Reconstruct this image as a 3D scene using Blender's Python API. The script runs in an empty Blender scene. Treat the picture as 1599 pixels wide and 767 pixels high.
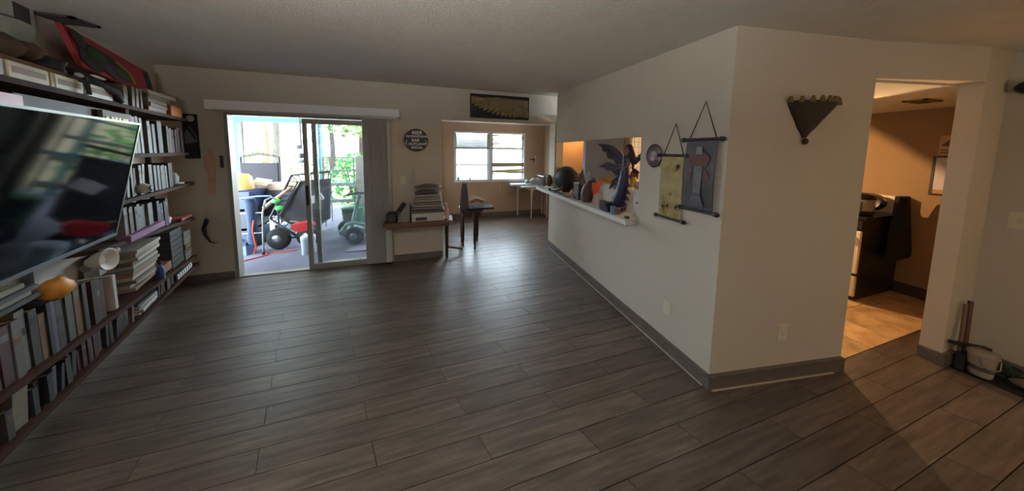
import bpy, bmesh, math, random
from mathutils import Vector, Matrix
random.seed(7)
SC = bpy.context.scene
COL = SC.collection
D = bpy.data
pi = math.pi

# ------------------------------------------------------------------ camera, world, lights, exposure
def look_axes(yaw, pitch, roll):
    y, p, r = math.radians(yaw), math.radians(pitch), math.radians(roll)
    fw = Vector((math.sin(y)*math.cos(p), math.cos(y)*math.cos(p), -math.sin(p)))
    ri = Vector((math.cos(y), -math.sin(y), 0)); up = ri.cross(fw)
    return ri*math.cos(r)+up*math.sin(r), -ri*math.sin(r)+up*math.cos(r), -fw
cam = D.cameras.new('camera'); camo = D.objects.new('camera', cam); COL.objects.link(camo)
a, b, c = look_axes(15.32, 4.4, 0.6)
camo.matrix_world = Matrix(((a.x, b.x, c.x, 0), (a.y, b.y, c.y, 0), (a.z, b.z, c.z, 1.55), (0, 0, 0, 1)))
cam.sensor_fit = 'HORIZONTAL'; cam.sensor_width = 36; cam.lens = 365/1599*36
cam.shift_x = 9.5/1599; cam.shift_y = -118.5/1599; cam.clip_start = 0.02; cam.clip_end = 200
SC.camera = camo
SC.view_settings.view_transform = 'Standard'; SC.view_settings.look = 'None'
SC.view_settings.gamma = 1; SC.view_settings.use_curve_mapping = False
SC.view_settings.exposure = 0.0
SC.cycles.use_denoising = True
SC.cycles.max_bounces = 10; SC.cycles.diffuse_bounces = 6; SC.cycles.glossy_bounces = 4
SC.cycles.transparent_max_bounces = 12; SC.cycles.sample_clamp_indirect = 6.0
SC.cycles.caustics_reflective = False; SC.cycles.caustics_refractive = False

w = D.worlds.new('sky'); SC.world = w; w.use_nodes = True
nt = w.node_tree; bg = nt.nodes['Background']
bg.inputs['Color'].default_value = (0.72, 0.88, 1.0, 1); bg.inputs['Strength'].default_value = 32.0

def lamp(name, kind, loc, energy, color, rot=(0, 0, 0), **kw):
    l = D.lights.new(name, kind); l.energy = energy; l.color = color
    o = D.objects.new(name, l); COL.objects.link(o); o.location = loc; o.rotation_euler = rot
    for k, v in kw.items(): setattr(l, k, v)
    return o
lamp('sun', 'SUN', (0, 20, 20), 7.0, (1, .95, .86), (math.radians(38), math.radians(-18), 0), angle=0.02)
def portal(name, loc, rot, sx, sy):
    o = lamp(name, 'AREA', loc, 1, (1, 1, 1), rot, shape='RECTANGLE', size=sx, size_y=sy); o.data.cycles.is_portal = True
portal('door_portal', (-1.56, 3.66, .98), (math.radians(-90), 0, 0), 1.66, 1.96)
portal('window_portal', (1.10, 5.50, 1.43), (math.radians(-90), 0, 0), 1.7, 1.14)
# fill uplight added behind the camera to brighten ceiling and walls
lamp('fill_uplight', 'AREA', (-.65, -.22, 1.74), 100, (1.0, .96, .90), (math.radians(180), 0, 0), shape='DISK', size=.22)
lamp('warm_fill_light', 'POINT', (3.2, -1.4, 1.25), 20, (1.0, .66, .32), shadow_soft_size=.12)  # warm fill added for the entry and right walls

# ------------------------------------------------------------------ materials
def lin(h):
    h = h.lstrip('#'); v = [int(h[i:i+2], 16)/255 for i in (0, 2, 4)]
    return tuple(((x+.055)/1.055)**2.4 if x > .04045 else x/12.92 for x in v)+(1,)
_m = {}
def mat(h, rough=.6, metal=0., var=.0, vs=6., bump=0., bs=40., spec=.5, stretch=(1, 1, 1)):
    """paint / plastic / cloth: a colour, with noise variation of its value and a fine relief"""
    key = (h, rough, metal, var, vs, bump, bs, spec, stretch)
    if key in _m: return _m[key]
    m = D.materials.new('mat_'+h.strip('#')); m.use_nodes = True; n = m.node_tree; p = n.nodes['Principled BSDF']
    p.inputs['Base Color'].default_value = lin(h); p.inputs['Roughness'].default_value = rough
    p.inputs['Metallic'].default_value = metal; p.inputs['Specular IOR Level'].default_value = spec
    if var or bump:
        tc = n.nodes.new('ShaderNodeTexCoord'); mp = n.nodes.new('ShaderNodeMapping'); mp.inputs['Scale'].default_value = stretch
        n.links.new(tc.outputs['Object'], mp.inputs['Vector'])
    if var:
        nz = n.nodes.new('ShaderNodeTexNoise'); nz.inputs['Scale'].default_value = vs; nz.inputs['Detail'].default_value = 5
        n.links.new(mp.outputs['Vector'], nz.inputs['Vector'])
        hsv = n.nodes.new('ShaderNodeHueSaturation'); hsv.inputs['Color'].default_value = lin(h)
        mr = n.nodes.new('ShaderNodeMapRange'); mr.inputs['From Min'].default_value = .3; mr.inputs['From Max'].default_value = .7
        mr.inputs['To Min'].default_value = 1-var; mr.inputs['To Max'].default_value = 1+var
        n.links.new(nz.outputs['Fac'], mr.inputs['Value']); n.links.new(mr.outputs['Result'], hsv.inputs['Value'])
        n.links.new(hsv.outputs['Color'], p.inputs['Base Color'])
    if bump:
        nb = n.nodes.new('ShaderNodeTexNoise'); nb.inputs['Scale'].default_value = bs; nb.inputs['Detail'].default_value = 3
        n.links.new(mp.outputs['Vector'], nb.inputs['Vector'])
        bp = n.nodes.new('ShaderNodeBump'); bp.inputs['Strength'].default_value = bump; bp.inputs['Distance'].default_value = .01
        n.links.new(nb.outputs['Fac'], bp.inputs['Height']); n.links.new(bp.outputs['Normal'], p.inputs['Normal'])
    _m[key] = m; return m
def plank_mat(name, dark, mid, light, rough, sx=2.0, sy=26.0):
    m = D.materials.new(name); m.use_nodes = True; n = m.node_tree; p = n.nodes['Principled BSDF']
    g = n.nodes.new('ShaderNodeNewGeometry'); oi = n.nodes.new('ShaderNodeObjectInfo')
    mp = n.nodes.new('ShaderNodeMapping'); mp.inputs['Scale'].default_value = (sx, sy, 1)
    ad = n.nodes.new('ShaderNodeVectorMath'); ad.operation = 'ADD'
    cx = n.nodes.new('ShaderNodeCombineXYZ'); mu = n.nodes.new('ShaderNodeMath'); mu.operation = 'MULTIPLY'; mu.inputs[1].default_value = 60
    n.links.new(oi.outputs['Random'], mu.inputs[0]); n.links.new(mu.outputs[0], cx.inputs[0]); n.links.new(mu.outputs[0], cx.inputs[2])
    n.links.new(g.outputs['Position'], mp.inputs['Vector']); n.links.new(mp.outputs['Vector'], ad.inputs[0]); n.links.new(cx.outputs[0], ad.inputs[1])
    nz = n.nodes.new('ShaderNodeTexNoise'); nz.inputs['Scale'].default_value = 1.6; nz.inputs['Detail'].default_value = 8; nz.inputs['Roughness'].default_value = .62
    n.links.new(ad.outputs[0], nz.inputs['Vector'])
    cr = n.nodes.new('ShaderNodeValToRGB'); e = cr.color_ramp.elements
    e[0].position = .32; e[0].color = lin(dark); e[1].position = .70; e[1].color = lin(light)
    x = e.new(.5); x.color = lin(mid)
    n.links.new(nz.outputs['Fac'], cr.inputs['Fac'])
    hsv = n.nodes.new('ShaderNodeHueSaturation'); mr = n.nodes.new('ShaderNodeMapRange'); mr.inputs['To Min'].default_value = .80; mr.inputs['To Max'].default_value = 1.18
    n.links.new(oi.outputs['Random'], mr.inputs['Value']); n.links.new(mr.outputs['Result'], hsv.inputs['Value'])
    n.links.new(cr.outputs['Color'], hsv.inputs['Color']); n.links.new(hsv.outputs['Color'], p.inputs['Base Color'])
    p.inputs['Roughness'].default_value = rough; p.inputs['Specular IOR Level'].default_value = .9
    bp = n.nodes.new('ShaderNodeBump'); bp.inputs['Strength'].default_value = .12; bp.inputs['Distance'].default_value = .004
    n.links.new(nz.outputs['Fac'], bp.inputs['Height']); n.links.new(bp.outputs['Normal'], p.inputs['Normal'])
    return m
def glass_mat(name, refl, haze, hcol):
    m = D.materials.new(name); m.use_nodes = True; n = m.node_tree; n.nodes.remove(n.nodes['Principled BSDF']); out = n.nodes['Material Output']
    t = n.nodes.new('ShaderNodeBsdfTransparent'); g = n.nodes.new('ShaderNodeBsdfGlossy'); g.inputs['Roughness'].default_value = .02
    d = n.nodes.new('ShaderNodeBsdfDiffuse'); d.inputs['Color'].default_value = lin(hcol)
    a = n.nodes.new('ShaderNodeMixShader'); a.inputs[0].default_value = haze; b = n.nodes.new('ShaderNodeMixShader'); b.inputs[0].default_value = refl
    n.links.new(t.outputs[0], a.inputs[1]); n.links.new(d.outputs[0], a.inputs[2]); n.links.new(a.outputs[0], b.inputs[1]); n.links.new(g.outputs[0], b.inputs[2])
    n.links.new(b.outputs[0], out.inputs[0]); return m
def emit_mat(name, col, s):
    m = D.materials.new(name); m.use_nodes = True; p = m.node_tree.nodes['Principled BSDF']
    p.inputs['Emission Color'].default_value = lin(col); p.inputs['Emission Strength'].default_value = s; return m

WALL = mat('#c6beb2', .85, var=.03, vs=1.5, bump=.12, bs=120)
WALLK = mat('#93785a', .85, var=.03, vs=1.5, bump=.12, bs=120)
CEIL = mat('#d6d2ca', .95, var=.04, vs=8, bump=.3, bs=110)
BASE = mat('#5d554f', .45, var=.25, vs=14, bump=.1, stretch=(1, 1, 4))
WHITE = mat('#d8d6d0', .5); CREAM = mat('#d9cfb8', .6); OFFW = mat('#b9b6ae', .6, var=.08)
BLACK = mat('#141416', .45); SOFTBLK = mat('#1c1a1e', .8, var=.3, vs=20, bump=.2); GREY = mat('#77777a', .55); DGREY = mat('#3c3c40', .6)
ALU = mat('#a9a8a2', .4, .4); STEEL = mat('#8b8c8f', .3, .9); CHROME = mat('#c7c8ca', .15, 1.0)
DWOOD = mat('#3b2018', .4, var=.3, vs=7, stretch=(1, 8, 8)); SHELF = mat('#36221a', .75, var=.3, vs=7, spec=.15, stretch=(8, 8, 1))
BRWOOD = mat('#6b4a38', .45, var=.25, vs=7, stretch=(1, 8, 8))

# ------------------------------------------------------------------ mesh builder
class MB:
    def __init__(s): s.v = []; s.f = []; s.sm = []
    def add(s, vs, fs, smooth=False):
        o = len(s.v); s.v += [Vector(v) for v in vs]; s.f += [[i+o for i in f] for f in fs]; s.sm += [smooth]*len(fs); return s
    def hexa(s, p):   # 8 corners: bottom ring of four, top ring of four
        return s.add(p, [(3, 2, 1, 0), (4, 5, 6, 7), (0, 1, 5, 4), (1, 2, 6, 5), (2, 3, 7, 6), (3, 0, 4, 7)])
    def box(s, x0, x1, y0, y1, z0, z1, fr=None):
        p = [(x0, y0, z0), (x1, y0, z0), (x1, y1, z0), (x0, y1, z0), (x0, y0, z1), (x1, y0, z1), (x1, y1, z1), (x0, y1, z1)]
        return s.hexa([fr(q) for q in p] if fr else p)
    def obox(s, c, sz, rot=(0, 0, 0), fr=None):
        from mathutils import Euler
        R = Euler(rot).to_matrix(); c = Vector(c)
        p = []
        for z in (-.5, .5):
            for x, y in ((-.5, -.5), (.5, -.5), (.5, .5), (-.5, .5)):
                q = c+R@Vector((x*sz[0], y*sz[1], z*sz[2])); p.append(fr(q) if fr else q)
        return s.hexa(p)
    def ring(s, rings, smooth=True, caps=True, closed=True):
        k = len(rings[0]); vs = [q for r in rings for q in r]; fs = []
        for i in range(len(rings)-1):
            for j in range(k if closed else k-1):
                j2 = (j+1) % k; fs.append((i*k+j, i*k+j2, (i+1)*k+j2, (i+1)*k+j))
        s.add(vs, fs, smooth)
        if caps:
            s.add(rings[0], [tuple(range(k))[::-1]]); s.add(rings[-1], [tuple(range(k))])
        return s
    def lathe(s, prof, at=(0, 0, 0), n=16, ax=(0, 0, 1), sx=1, sy=1, smooth=True):
        ax = Vector(ax).normalized(); t = Vector((1, 0, 0)) if abs(ax.x) < .9 else Vector((0, 1, 0))
        u = (t-ax*t.dot(ax)).normalized(); v = ax.cross(u); at = Vector(at)
        return s.ring([[at+ax*h+(u*math.cos(2*pi*i/n)*sx+v*math.sin(2*pi*i/n)*sy)*max(r, 1e-4) for i in range(n)] for r, h in prof], smooth)
    def tube(s, pts, r, n=8, closed=False):
        pts = [Vector(p) for p in pts]; rr = r if isinstance(r, (list, tuple)) else [r]*len(pts); R = []
        m = len(pts); up = None
        for i, p in enumerate(pts):
            if closed: d = pts[(i+1) % m]-pts[i-1]
            else: d = pts[min(i+1, m-1)]-pts[max(i-1, 0)]
            d.normalize()
            if up is None: up = Vector((0, 0, 1)) if abs(d.z) < .9 else Vector((1, 0, 0))
            u = (up-d*up.dot(d)).normalized(); v = d.cross(u); up = u
            R.append([p+(u*math.cos(2*pi*k/n)+v*math.sin(2*pi*k/n))*rr[i] for k in range(n)])
        if closed: R.append(R[0])
        return s.ring(R, True, not closed)
    def prism(s, poly, d):   # planar polygon (3-D points) pushed along d
        d = Vector(d); k = len(poly); p = [Vector(q) for q in poly]
        s.add(p+[q+d for q in p], [tuple(range(k))[::-1], tuple(range(k, 2*k))]+[(i, (i+1) % k, (i+1) % k+k, i+k) for i in range(k)]); return s
    def ball(s, c, r, n=12, sq=(1, 1, 1), jit=0):
        c = Vector(c); R = []
        for i in range(1, n//2):
            t = pi*i/(n//2); ring = []
            for k in range(n):
                j = 1+random.uniform(-jit, jit)
                ring.append(c+Vector((math.sin(t)*math.cos(2*pi*k/n)*sq[0], math.sin(t)*math.sin(2*pi*k/n)*sq[1], math.cos(t)*sq[2]))*r*j)
            R.append(ring)
        k = n; vs = [q for q in (x for rr in R for x in rr)]; top = c+Vector((0, 0, r*sq[2])); bot = c-Vector((0, 0, r*sq[2]))
        fs = [(i*k+j, (i+1)*k+j, (i+1)*k+(j+1) % k, i*k+(j+1) % k) for i in range(len(R)-1) for j in range(k)]
        o = len(vs); fs += [(o, j, (j+1) % k) for j in range(k)]+[(o+1, (len(R)-1)*k+(j+1) % k, (len(R)-1)*k+j) for j in range(k)]
        return s.add(vs+[top, bot], fs, True)
    def build(s, name, m, parent=None, bevel=0):
        me = D.meshes.new(name); off = parent['_w'] if parent is not None else None
        off = Vector(off) if off is not None else Vector((0, 0, 0))
        if parent is None:   # a thing that is one mesh: its own origin under its middle
            lo = [min(v[i] for v in s.v) for i in range(3)]; hi = [max(v[i] for v in s.v) for i in range(3)]
            off = Vector(((lo[0]+hi[0])/2, (lo[1]+hi[1])/2, lo[2]))
        me.from_pydata([v-off for v in s.v], [], s.f); me.polygons.foreach_set('use_smooth', s.sm); 
        bm = bmesh.new(); bm.from_mesh(me); bmesh.ops.recalc_face_normals(bm, faces=bm.faces)
        if bevel: bmesh.ops.bevel(bm, geom=[e for e in bm.edges if len(e.link_faces) == 2 and e.calc_face_angle(0) > .6], offset=bevel, segments=2, affect='EDGES', clamp_overlap=True)
        bm.to_mesh(me); bm.free()
        o = D.objects.new(name, me); COL.objects.link(o); me.materials.append(m)
        if parent is None: o.location = off; o['_w'] = tuple(off)
        else: o.parent = parent; o['_w'] = tuple(parent['_w'])
        return o
def tag(o, label=None, cat=None, group=None, kind=None):
    for k, v in (('label', label), ('category', cat), ('group', group), ('kind', kind)):
        if v: o[k] = v
    return o
def thing(name, label, cat, loc, group=None):
    o = D.objects.new(name, None); COL.objects.link(o); o.location = loc; o['_w'] = tuple(loc); o.empty_display_size = .1
    return tag(o, label, cat, group)
def structure(name, mb, m, parent=None):
    o = mb.build(name, m, parent)
    if parent is None: o['kind'] = 'structure'
    return o
def text(body, size, m, parent, origin, ux, uz, name='lettering', ext=.0008):
    c = D.curves.new(name, 'FONT'); c.body = body; c.size = size; c.align_x = 'CENTER'; c.align_y = 'CENTER'; c.extrude = ext; c.offset = .0012
    t = D.objects.new(name, c); me = D.meshes.new_from_object(t); D.objects.remove(t)
    ux, uz = Vector(ux), Vector(uz); un = ux.cross(uz); o3 = Vector(origin)-Vector(parent['_w'])
    for v in me.vertices: v.co = o3+ux*v.co.x+uz*v.co.y+un*v.co.z
    o = D.objects.new(name, me); COL.objects.link(o); me.materials.append(m); o.parent = parent; o['_w'] = tuple(parent['_w']); return o
def cyl(mb, a, b, r, r2=None, n=12):
    a, b = Vector(a), Vector(b); d = b-a
    return mb.lathe([(r, 0), (r if r2 is None else r2, d.length)], a, n, d)

# left wall frame: s along the wall (towards the back wall), o out into the room, z up
LA, LN, LO = Vector((-.40729, .9133, 0)), Vector((.9133, .40729, 0)), Vector((-2.95, 3.47, 0))
def L(q): return LO+LA*q[0]+LN*q[1]+Vector((0, 0, q[2]))
def ceil_z(y): return 2.25+.055*max(y, -.5)
# entry wall frame (the wall with the wedge ornament): t along it, d out of it towards the camera
E0, E1 = Vector((1.69, 1.03, 0)), Vector((2.78, .889, 0)); ET = (E1-E0).normalized(); EN = Vector((ET.y, -ET.x, 0))
def E(q): return E0+ET*q[0]+EN*q[1]+Vector((0, 0, q[2]))

# ------------------------------------------------------------------ the setting
fl = structure('floor', MB().box(-3.6, 3.62, -2.8, 3.56, -.12, -.006).box(-.12, 2.70, 3.56, 5.45, -.12, -.006).box(3.62, 4.0, -2.8, .71, -.12, -.02),
               mat('#1d1916', .8))
PL = plank_mat('wood_look_tile', '#382f29', '#51463e', '#685d53', .40)
def plank(x0, x1, y0, y1, g=.0017, sl=(-.5, -.5)):
    b = MB(); h = (y1-y0)/2; da, db = sl[0]*h, sl[1]*h
    b.hexa([(x0+g-da, y0+g, -.006), (x1-g-db, y0+g, -.006), (x1-g+db, y1-g, -.006), (x0+g+da, y1-g, -.006),
            (x0+g-da, y0+g, 0), (x1-g-db, y0+g, 0), (x1-g+db, y1-g, 0), (x0+g+da, y1-g, 0)])
    b.build('plank', PL, fl)
PW = .1175
for k in range(-2, 43):
    y0 = .336+k*PW; y1 = y0+PW; ym = (y0+y1)/2
    if ym < 3.47:
        xl, xr = -2.95+.446*(3.47-ym)+.02, (4.60 if k == 4 else 3.60)
        if y0 < 1.03 and y1 > .889: pass
    else: xl, xr = -.04, 2.60
    if ym > 5.37: break
    j = -.9-.45*(ym-1.33)+(.5 if k % 2 else 0)
    xs = [xl]; x = j-8
    while x < xr:
        if x > xl+.12 and x < xr-.12: xs.append(x)
        x += 1.0
    xs.append(xr)
    for i in range(len(xs)-1):
        x0, x1 = xs[i], xs[i+1]
        lim = 1.72 if 1.0 < ym < 3.47 else 2.70 if .93 < ym <= 1.0 else 9
        if x0 > lim-.05: continue      # inside / behind the partition
        e = x1 > lim; x1 = min(x1, lim)
        plank(x0, x1, y0, y1, sl=(-.45 if i else (-.446 if ym < 3.47 else 0), -.45 if i < len(xs)-2 and not e else 0))
# kitchen floor of tan tiles
kf = structure('floor_kitchen', MB().box(2.70, 5.1, .70, 5.45, -.12, -.008).box(1.80, 2.70, 1.05, 3.45, -.12, -.005), mat('#6b5138', .7))
KT = plank_mat('tan_vinyl_tile', '#a07c54', '#c9a474', '#e0be90', .4, 3.0, 5.0)
for i in range(7):
    for j in range(5):
        x0, y0 = 2.66+i*.335, .925+j*.335
        MB().box(x0+.002, min(x0+.333, 5.0), y0+.002, y0+.333, -.005, 0).build('tile', KT, kf)

# ceiling (it falls a little towards the camera side) and lower kitchen ceiling
cb = MB()
for y0, y1 in ((-2.9, -.5), (-.5, 3.62)):
    z0, z1 = ceil_z(y0), ceil_z(y1)
    cb.hexa([(-3.6, y0, z0), (4.1, y0, z0), (4.1, y1, z1), (-3.6, y1, z1), (-3.6, y0, z0+.1), (4.1, y0, z0+.1), (4.1, y1, z1+.1), (-3.6, y1, z1+.1)])
structure('ceiling', cb, CEIL)
structure('ceiling_nook', MB().box(-.12, 2.70, 3.6, 5.5, 2.30, 2.38), CEIL)
ck = structure('ceiling_kitchen', MB().prism([(1.80, 1.06, 2.05), (2.80, .93, 2.05), (3.60, .80, 2.05), (5.1, .80, 2.05), (5.1, 5.5, 2.05), (2.70, 5.5, 2.05), (2.70, 3.45, 2.05), (1.80, 3.45, 2.05)], (0, 0, .1)), CEIL)

structure('wall_left', MB().box(-3.15, .35, -.12, 0, 0, 2.46, L), WALL)
# back wall with the sliding door opening; header over the nook
wb = MB(); Y0, Y1 = 3.47, 3.53
wb.box(-3.2, -2.38, Y0, Y1, 0, 2.46).box(-2.38, -.70, Y0, Y1, 1.97, 2.46).box(-.70, 0, Y0, Y1, 0, 2.46).box(0, 1.81, Y0, Y1, 2.0, 2.46)
structure('wall_back', wb, WALL)
structure('wall_left_return', MB().box(-3.3, -1.70, .50, .60, 0, 2.35), WALL)
structure('wall_left_rear', MB().box(-3.3, -3.2, -2.9, .50, 0, 2.35), WALL)
# partition with the serving hatch
wp = MB(); X0, X1 = 1.69, 1.81
wp.box(X0, X1, 1.03, 1.68, 0, 2.45).box(X0, X1, 1.68, 3.27, 0, .90).box(X0, X1, 1.68, 3.27, 1.70, 2.45).box(X0, X1, 3.27, 3.47, 0, 2.0)
structure('wall_partition', wp, WALL)
we = MB().box(0, 1.10, -.10, 0, 0, 2.34, E)
we.hexa([(2.78, .889, 2.06), (3.57, .712, 2.06), (3.57, .80, 2.06), (2.80, .985, 2.06), (2.78, .889, 2.34), (3.57, .712, 2.34), (3.57, .80, 2.34), (2.80, .985, 2.34)])
we.box(3.57, 4.0, .712, .80, 0, 2.34)
structure('wall_entry', we, WALL)
structure('wall_right', MB().box(3.93, 4.05, -2.9, .712, -.03, 2.34), WALL)
wr = MB().box(-3.3, .4, -2.92, -2.8, 0, 2.3).box(.4, 4.05, -2.92, -2.8, 0, 2.3)
structure('wall_rear', wr, WALL)
# nook: window wall, left wall; kitchen walls
NY = 5.38
wn = MB().box(-.12, .26, NY, NY+.12, 0, 2.35).box(.26, 1.95, NY, NY+.12, 0, .87).box(.26, 1.95, NY, NY+.12, 2.0, 2.35).box(1.95, 2.62, NY, NY+.12, 0, 2.35)
structure('wall_nook', wn, mat('#a58a72', .85, var=.06, vs=3, bump=.12, bs=120))
structure('wall_nook_left', MB().box(-.12, 0, 3.6, NY, 0, 2.35), WALL)
structure('wall_nook_light_stop', MB().box(2.44, 2.52, 4.80, NY+.12, 0, 2.35), mat('#a58a72', .85, var=.06, vs=3, bump=.12, bs=120))  # stub added to stop kitchen lamp light reaching the nook
structure('wall_kitchen_far', MB().box(2.52, 5.1, 4.80, 4.92, 0, 2.1), mat('#d2a26c', .85, bump=.1, bs=120))
structure('wall_kitchen_pantry', MB().box(2.40, 3.30, 3.55, 3.62, 0, 2.05), mat('#7d92b4', .8, bump=.1, bs=120))
structure('wall_kitchen_right', MB().box(5.0, 5.1, .70, 4.92, 0, 2.1), WALLK)
structure('wall_kitchen_near', MB().box(4.0, 5.1, .70, .80, 0, 2.1), WALLK)
# white tile wall seen through the right end of the hatch
tw = structure('wall_kitchen_tile', MB().box(3.30, 3.94, 3.55, 3.62, 0, 2.05), mat('#8d8f86', .7))
for i in range(6):
    for j in range(12):
        MB().box(3.305+i*.105, 3.402+i*.105, 3.541, 3.55, .90+j*.095, .988+j*.095).build('tile', mat('#e2e6f0', .25), tw)
# baseboards: dark wood-look tile strips
structure('baseboard_partition', MB().box(1.668, 1.69, 1.02, 3.47, 0, .095), BASE)
structure('baseboard_entry', MB().box(-.024, 1.10, 0, .022, 0, .095, E), BASE)
structure('baseboard_back', MB().box(-2.95, -2.42, 3.45, 3.47, 0, .085).box(-.66, 0, 3.45, 3.47, 0, .085), BASE)
structure('baseboard_nook', MB().box(0, 2.62, NY-.02, NY, 0, .11), BASE)
structure('baseboard_post', MB().box(3.548, 3.57, .700, .80, 0, .09).box(3.57, 3.72, .690, .712, 0, .09), BASE)
structure('baseboard_right', MB().box(3.905, 3.93, -2.8, .70, -.02, .08), BASE)
structure('baseboard_kitchen', MB().box(4.975, 5.0, .80, 2.4, 0, .12), mat('#3a2c24', .6))
structure('trim_caulk_line', MB().box(.0, 1.0, .022, .030, 0, .006, E).box(1.660, 1.668, 1.05, 3.40, 0, .006), mat('#b5aa9c', .7))
structure('trim_partition_post', MB().box(1.675, 1.70, 3.28, 3.47, .97, 2.0).box(1.70, 1.81, 3.455, 3.475, .0, 2.0), mat('#cfcabc', .6))
structure('trim_header', MB().box(0, 1.69, 3.455, 3.60, 1.985, 2.0), mat('#cfc8ba', .5))
# serving counter on the hatch sill
structure('trim_serving_counter', MB().box(1.60, 2.16, 1.70, 3.78, .90, .945), mat('#e4e3df', .35, var=.05))
structure('trim_serving_counter_end', MB().prism([(1.60, 1.70, .90), (1.60, 1.70, .945), (1.60, 3.78, .945), (1.60, 3.78, .90)], (-.015, 0, 0)), mat('#dcdad4', .4))

# ------------------------------------------------------------------ sliding glass door
dr = tag(thing('door_1', None, None, (-1.54, 3.53, 0)), kind='structure')
DF = mat('#8f8c86', .45, .2)
fr = MB().box(-2.40, -2.365, 3.455, 3.53, 0, 1.97).box(-.74, -.70, 3.455, 3.53, 0, 1.97).box(-2.365, -.74, 3.455, 3.53, 1.94, 1.98).box(-2.365, -.74, 3.46, 3.53, -.01, .012)
fr.build('door_frame', DF, dr)
GL = glass_mat('door_glass', .10, .12, '#8ea3b4'); GW = glass_mat('window_glass', .06, .02, '#ffffff')
def sash(x0, x1, y, name):
    p = MB().box(x0, x0+.05, y-.015, y+.015, .012, 1.93).box(x1-.05, x1, y-.015, y+.015, .012, 1.93).box(x0+.05, x1-.05, y-.015, y+.015, .012, .075).box(x0+.05, x1-.05, y-.015, y+.015, 1.87, 1.93).build(name, ALU, dr)
    MB().box(x0+.05, x1-.05, y-.003, y+.003, .075, 1.87).build('glass', GL, p); return p
sash(-1.58, -.74, 3.515, 'fixed_panel')
s2 = sash(-1.66, -.80, 3.48, 'sliding_panel')
MB().box(-1.645, -1.625, 3.445, 3.465, .85, 1.10).build('pull_handle', BLACK, s2)

# valance and stacked vertical blinds
bl = thing('vertical_blind', 'grey vertical blind vanes bunched at the right end of the white sliding door valance', 'blind', (-1.5, 3.40, 1.97))
MB().box(-2.50, -.535, 3.37, 3.47, 1.985, 2.085).build('valance', mat('#ececee', .5), bl, .004)
MB().box(-2.45, -.56, 3.40, 3.44, 1.965, 1.985).build('head_rail', ALU, bl)
VN = mat('#a9a9ab', .8, var=.06, vs=30, bump=.15, bs=200)
for i in range(13):
    x = -.955+i*.0235; a = math.radians(62+random.uniform(-9, 9)); hx, hy = .044*math.cos(a), .044*math.sin(a)
    b = MB(); pts = []
    for t, off in ((-1, 0), (0, .006), (1, 0)): pts.append((x+hx*t+off, 3.415+hy*t*.9))
    for (xa, ya), (xb, yb) in zip(pts[:-1], pts[1:]):
        b.hexa([(xa, ya, .03), (xb, yb, .03), (xb+.0015, yb, .03), (xa+.0015, ya, .03), (xa, ya, 1.965), (xb, yb, 1.965), (xb+.0015, yb, 1.965), (xa+.0015, ya, 1.965)])
    b.build('vane', VN, bl)

# ------------------------------------------------------------------ nook window with mini blinds
wi = tag(thing('window_1', None, None, (1.1, NY+.06, .87)), kind='structure')
WF = mat('#c9cbd0', .5)
MB().box(.26, 1.95, NY-.01, NY+.12, .84, .90).box(.26, 1.95, NY, NY+.12, 1.97, 2.0).box(.26, .29, NY, NY+.12, .90, 1.97).box(1.92, 1.95, NY, NY+.12, .90, 1.97).box(1.06, 1.14, NY+.0, NY+.12, .90, 1.97).build('window_frame', WF, wi)
for x0, x1 in ((.29, 1.06), (1.14, 1.92)):
    s = MB().box(x0, x1, NY+.05, NY+.09, 1.60, 1.65).box(x0, x0+.03, NY+.05, NY+.09, .90, 1.97).box(x1-.03, x1, NY+.05, NY+.09, .90, 1.97).box(x0, x1, NY+.05, NY+.09, 1.225, 1.25).build('sash', WF, wi)
    MB().box(x0+.03, x1-.03, NY+.066, NY+.072, .90, 1.97).build('pane', GW, s)
def miniblind(x0, x1, label, slats, m):
    t = thing('mini_blind', label, 'blind', ((x0+x1)/2, NY-.03, 1.97), 'blinds on the nook window')
    MB().box(x0, x1, NY-.045, NY-.005, 1.955, 1.99).build('head_rail', WHITE, t)
    for z, tilt, sag in slats:
        b = MB(); n = 6
        for i in range(n):
            xa, xb = x0+(x1-x0)*i/n, x0+(x1-x0)*(i+1)/n; za, zb = z+sag*(i/n-.5), z+sag*((i+1)/n-.5); c, s_ = .0125*math.cos(tilt), .0125*math.sin(tilt)
            b.add([(xa, NY-.025-c, za-s_), (xb, NY-.025-c, zb-s_), (xb, NY-.025, zb+.002), (xa, NY-.025, za+.002), (xb, NY-.025+c, zb+s_), (xa, NY-.025+c, za+s_)], [(0, 1, 2, 3), (3, 2, 4, 5)])
        b.build('slat', m, t)
    zb = min(q[0] for q in slats)
    MB().box(x0, x1, NY-.036, NY-.014, zb-.03, zb-.012).build('bottom_rail', DGREY, t)
    for x in (x0+.09, x1-.09): cyl(MB(), (x, NY-.025, zb-.02), (x, NY-.025, 1.96), .0012, n=5).build('ladder_cord', WHITE, t)
    return t
SL = mat('#8d8c84', .7); SL2 = mat('#857a60', .7)
miniblind(.285, 1.075, 'white mini blind raised straight at the left half of the nook window', [(1.935-i*.0195, .9, 0) for i in range(16)], SL)
miniblind(1.125, 1.915, 'yellowed broken mini blind with loose low slats at the right half of nook window',
          [(1.935-i*.0215, .8, random.uniform(-.012, .012)) for i in range(13)]+[(1.275-i*.017, 1.2, .004) for i in range(5)]+[(1.115-i*.017, 1.1, .035-.02*i) for i in range(4)], SL2)

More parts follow.
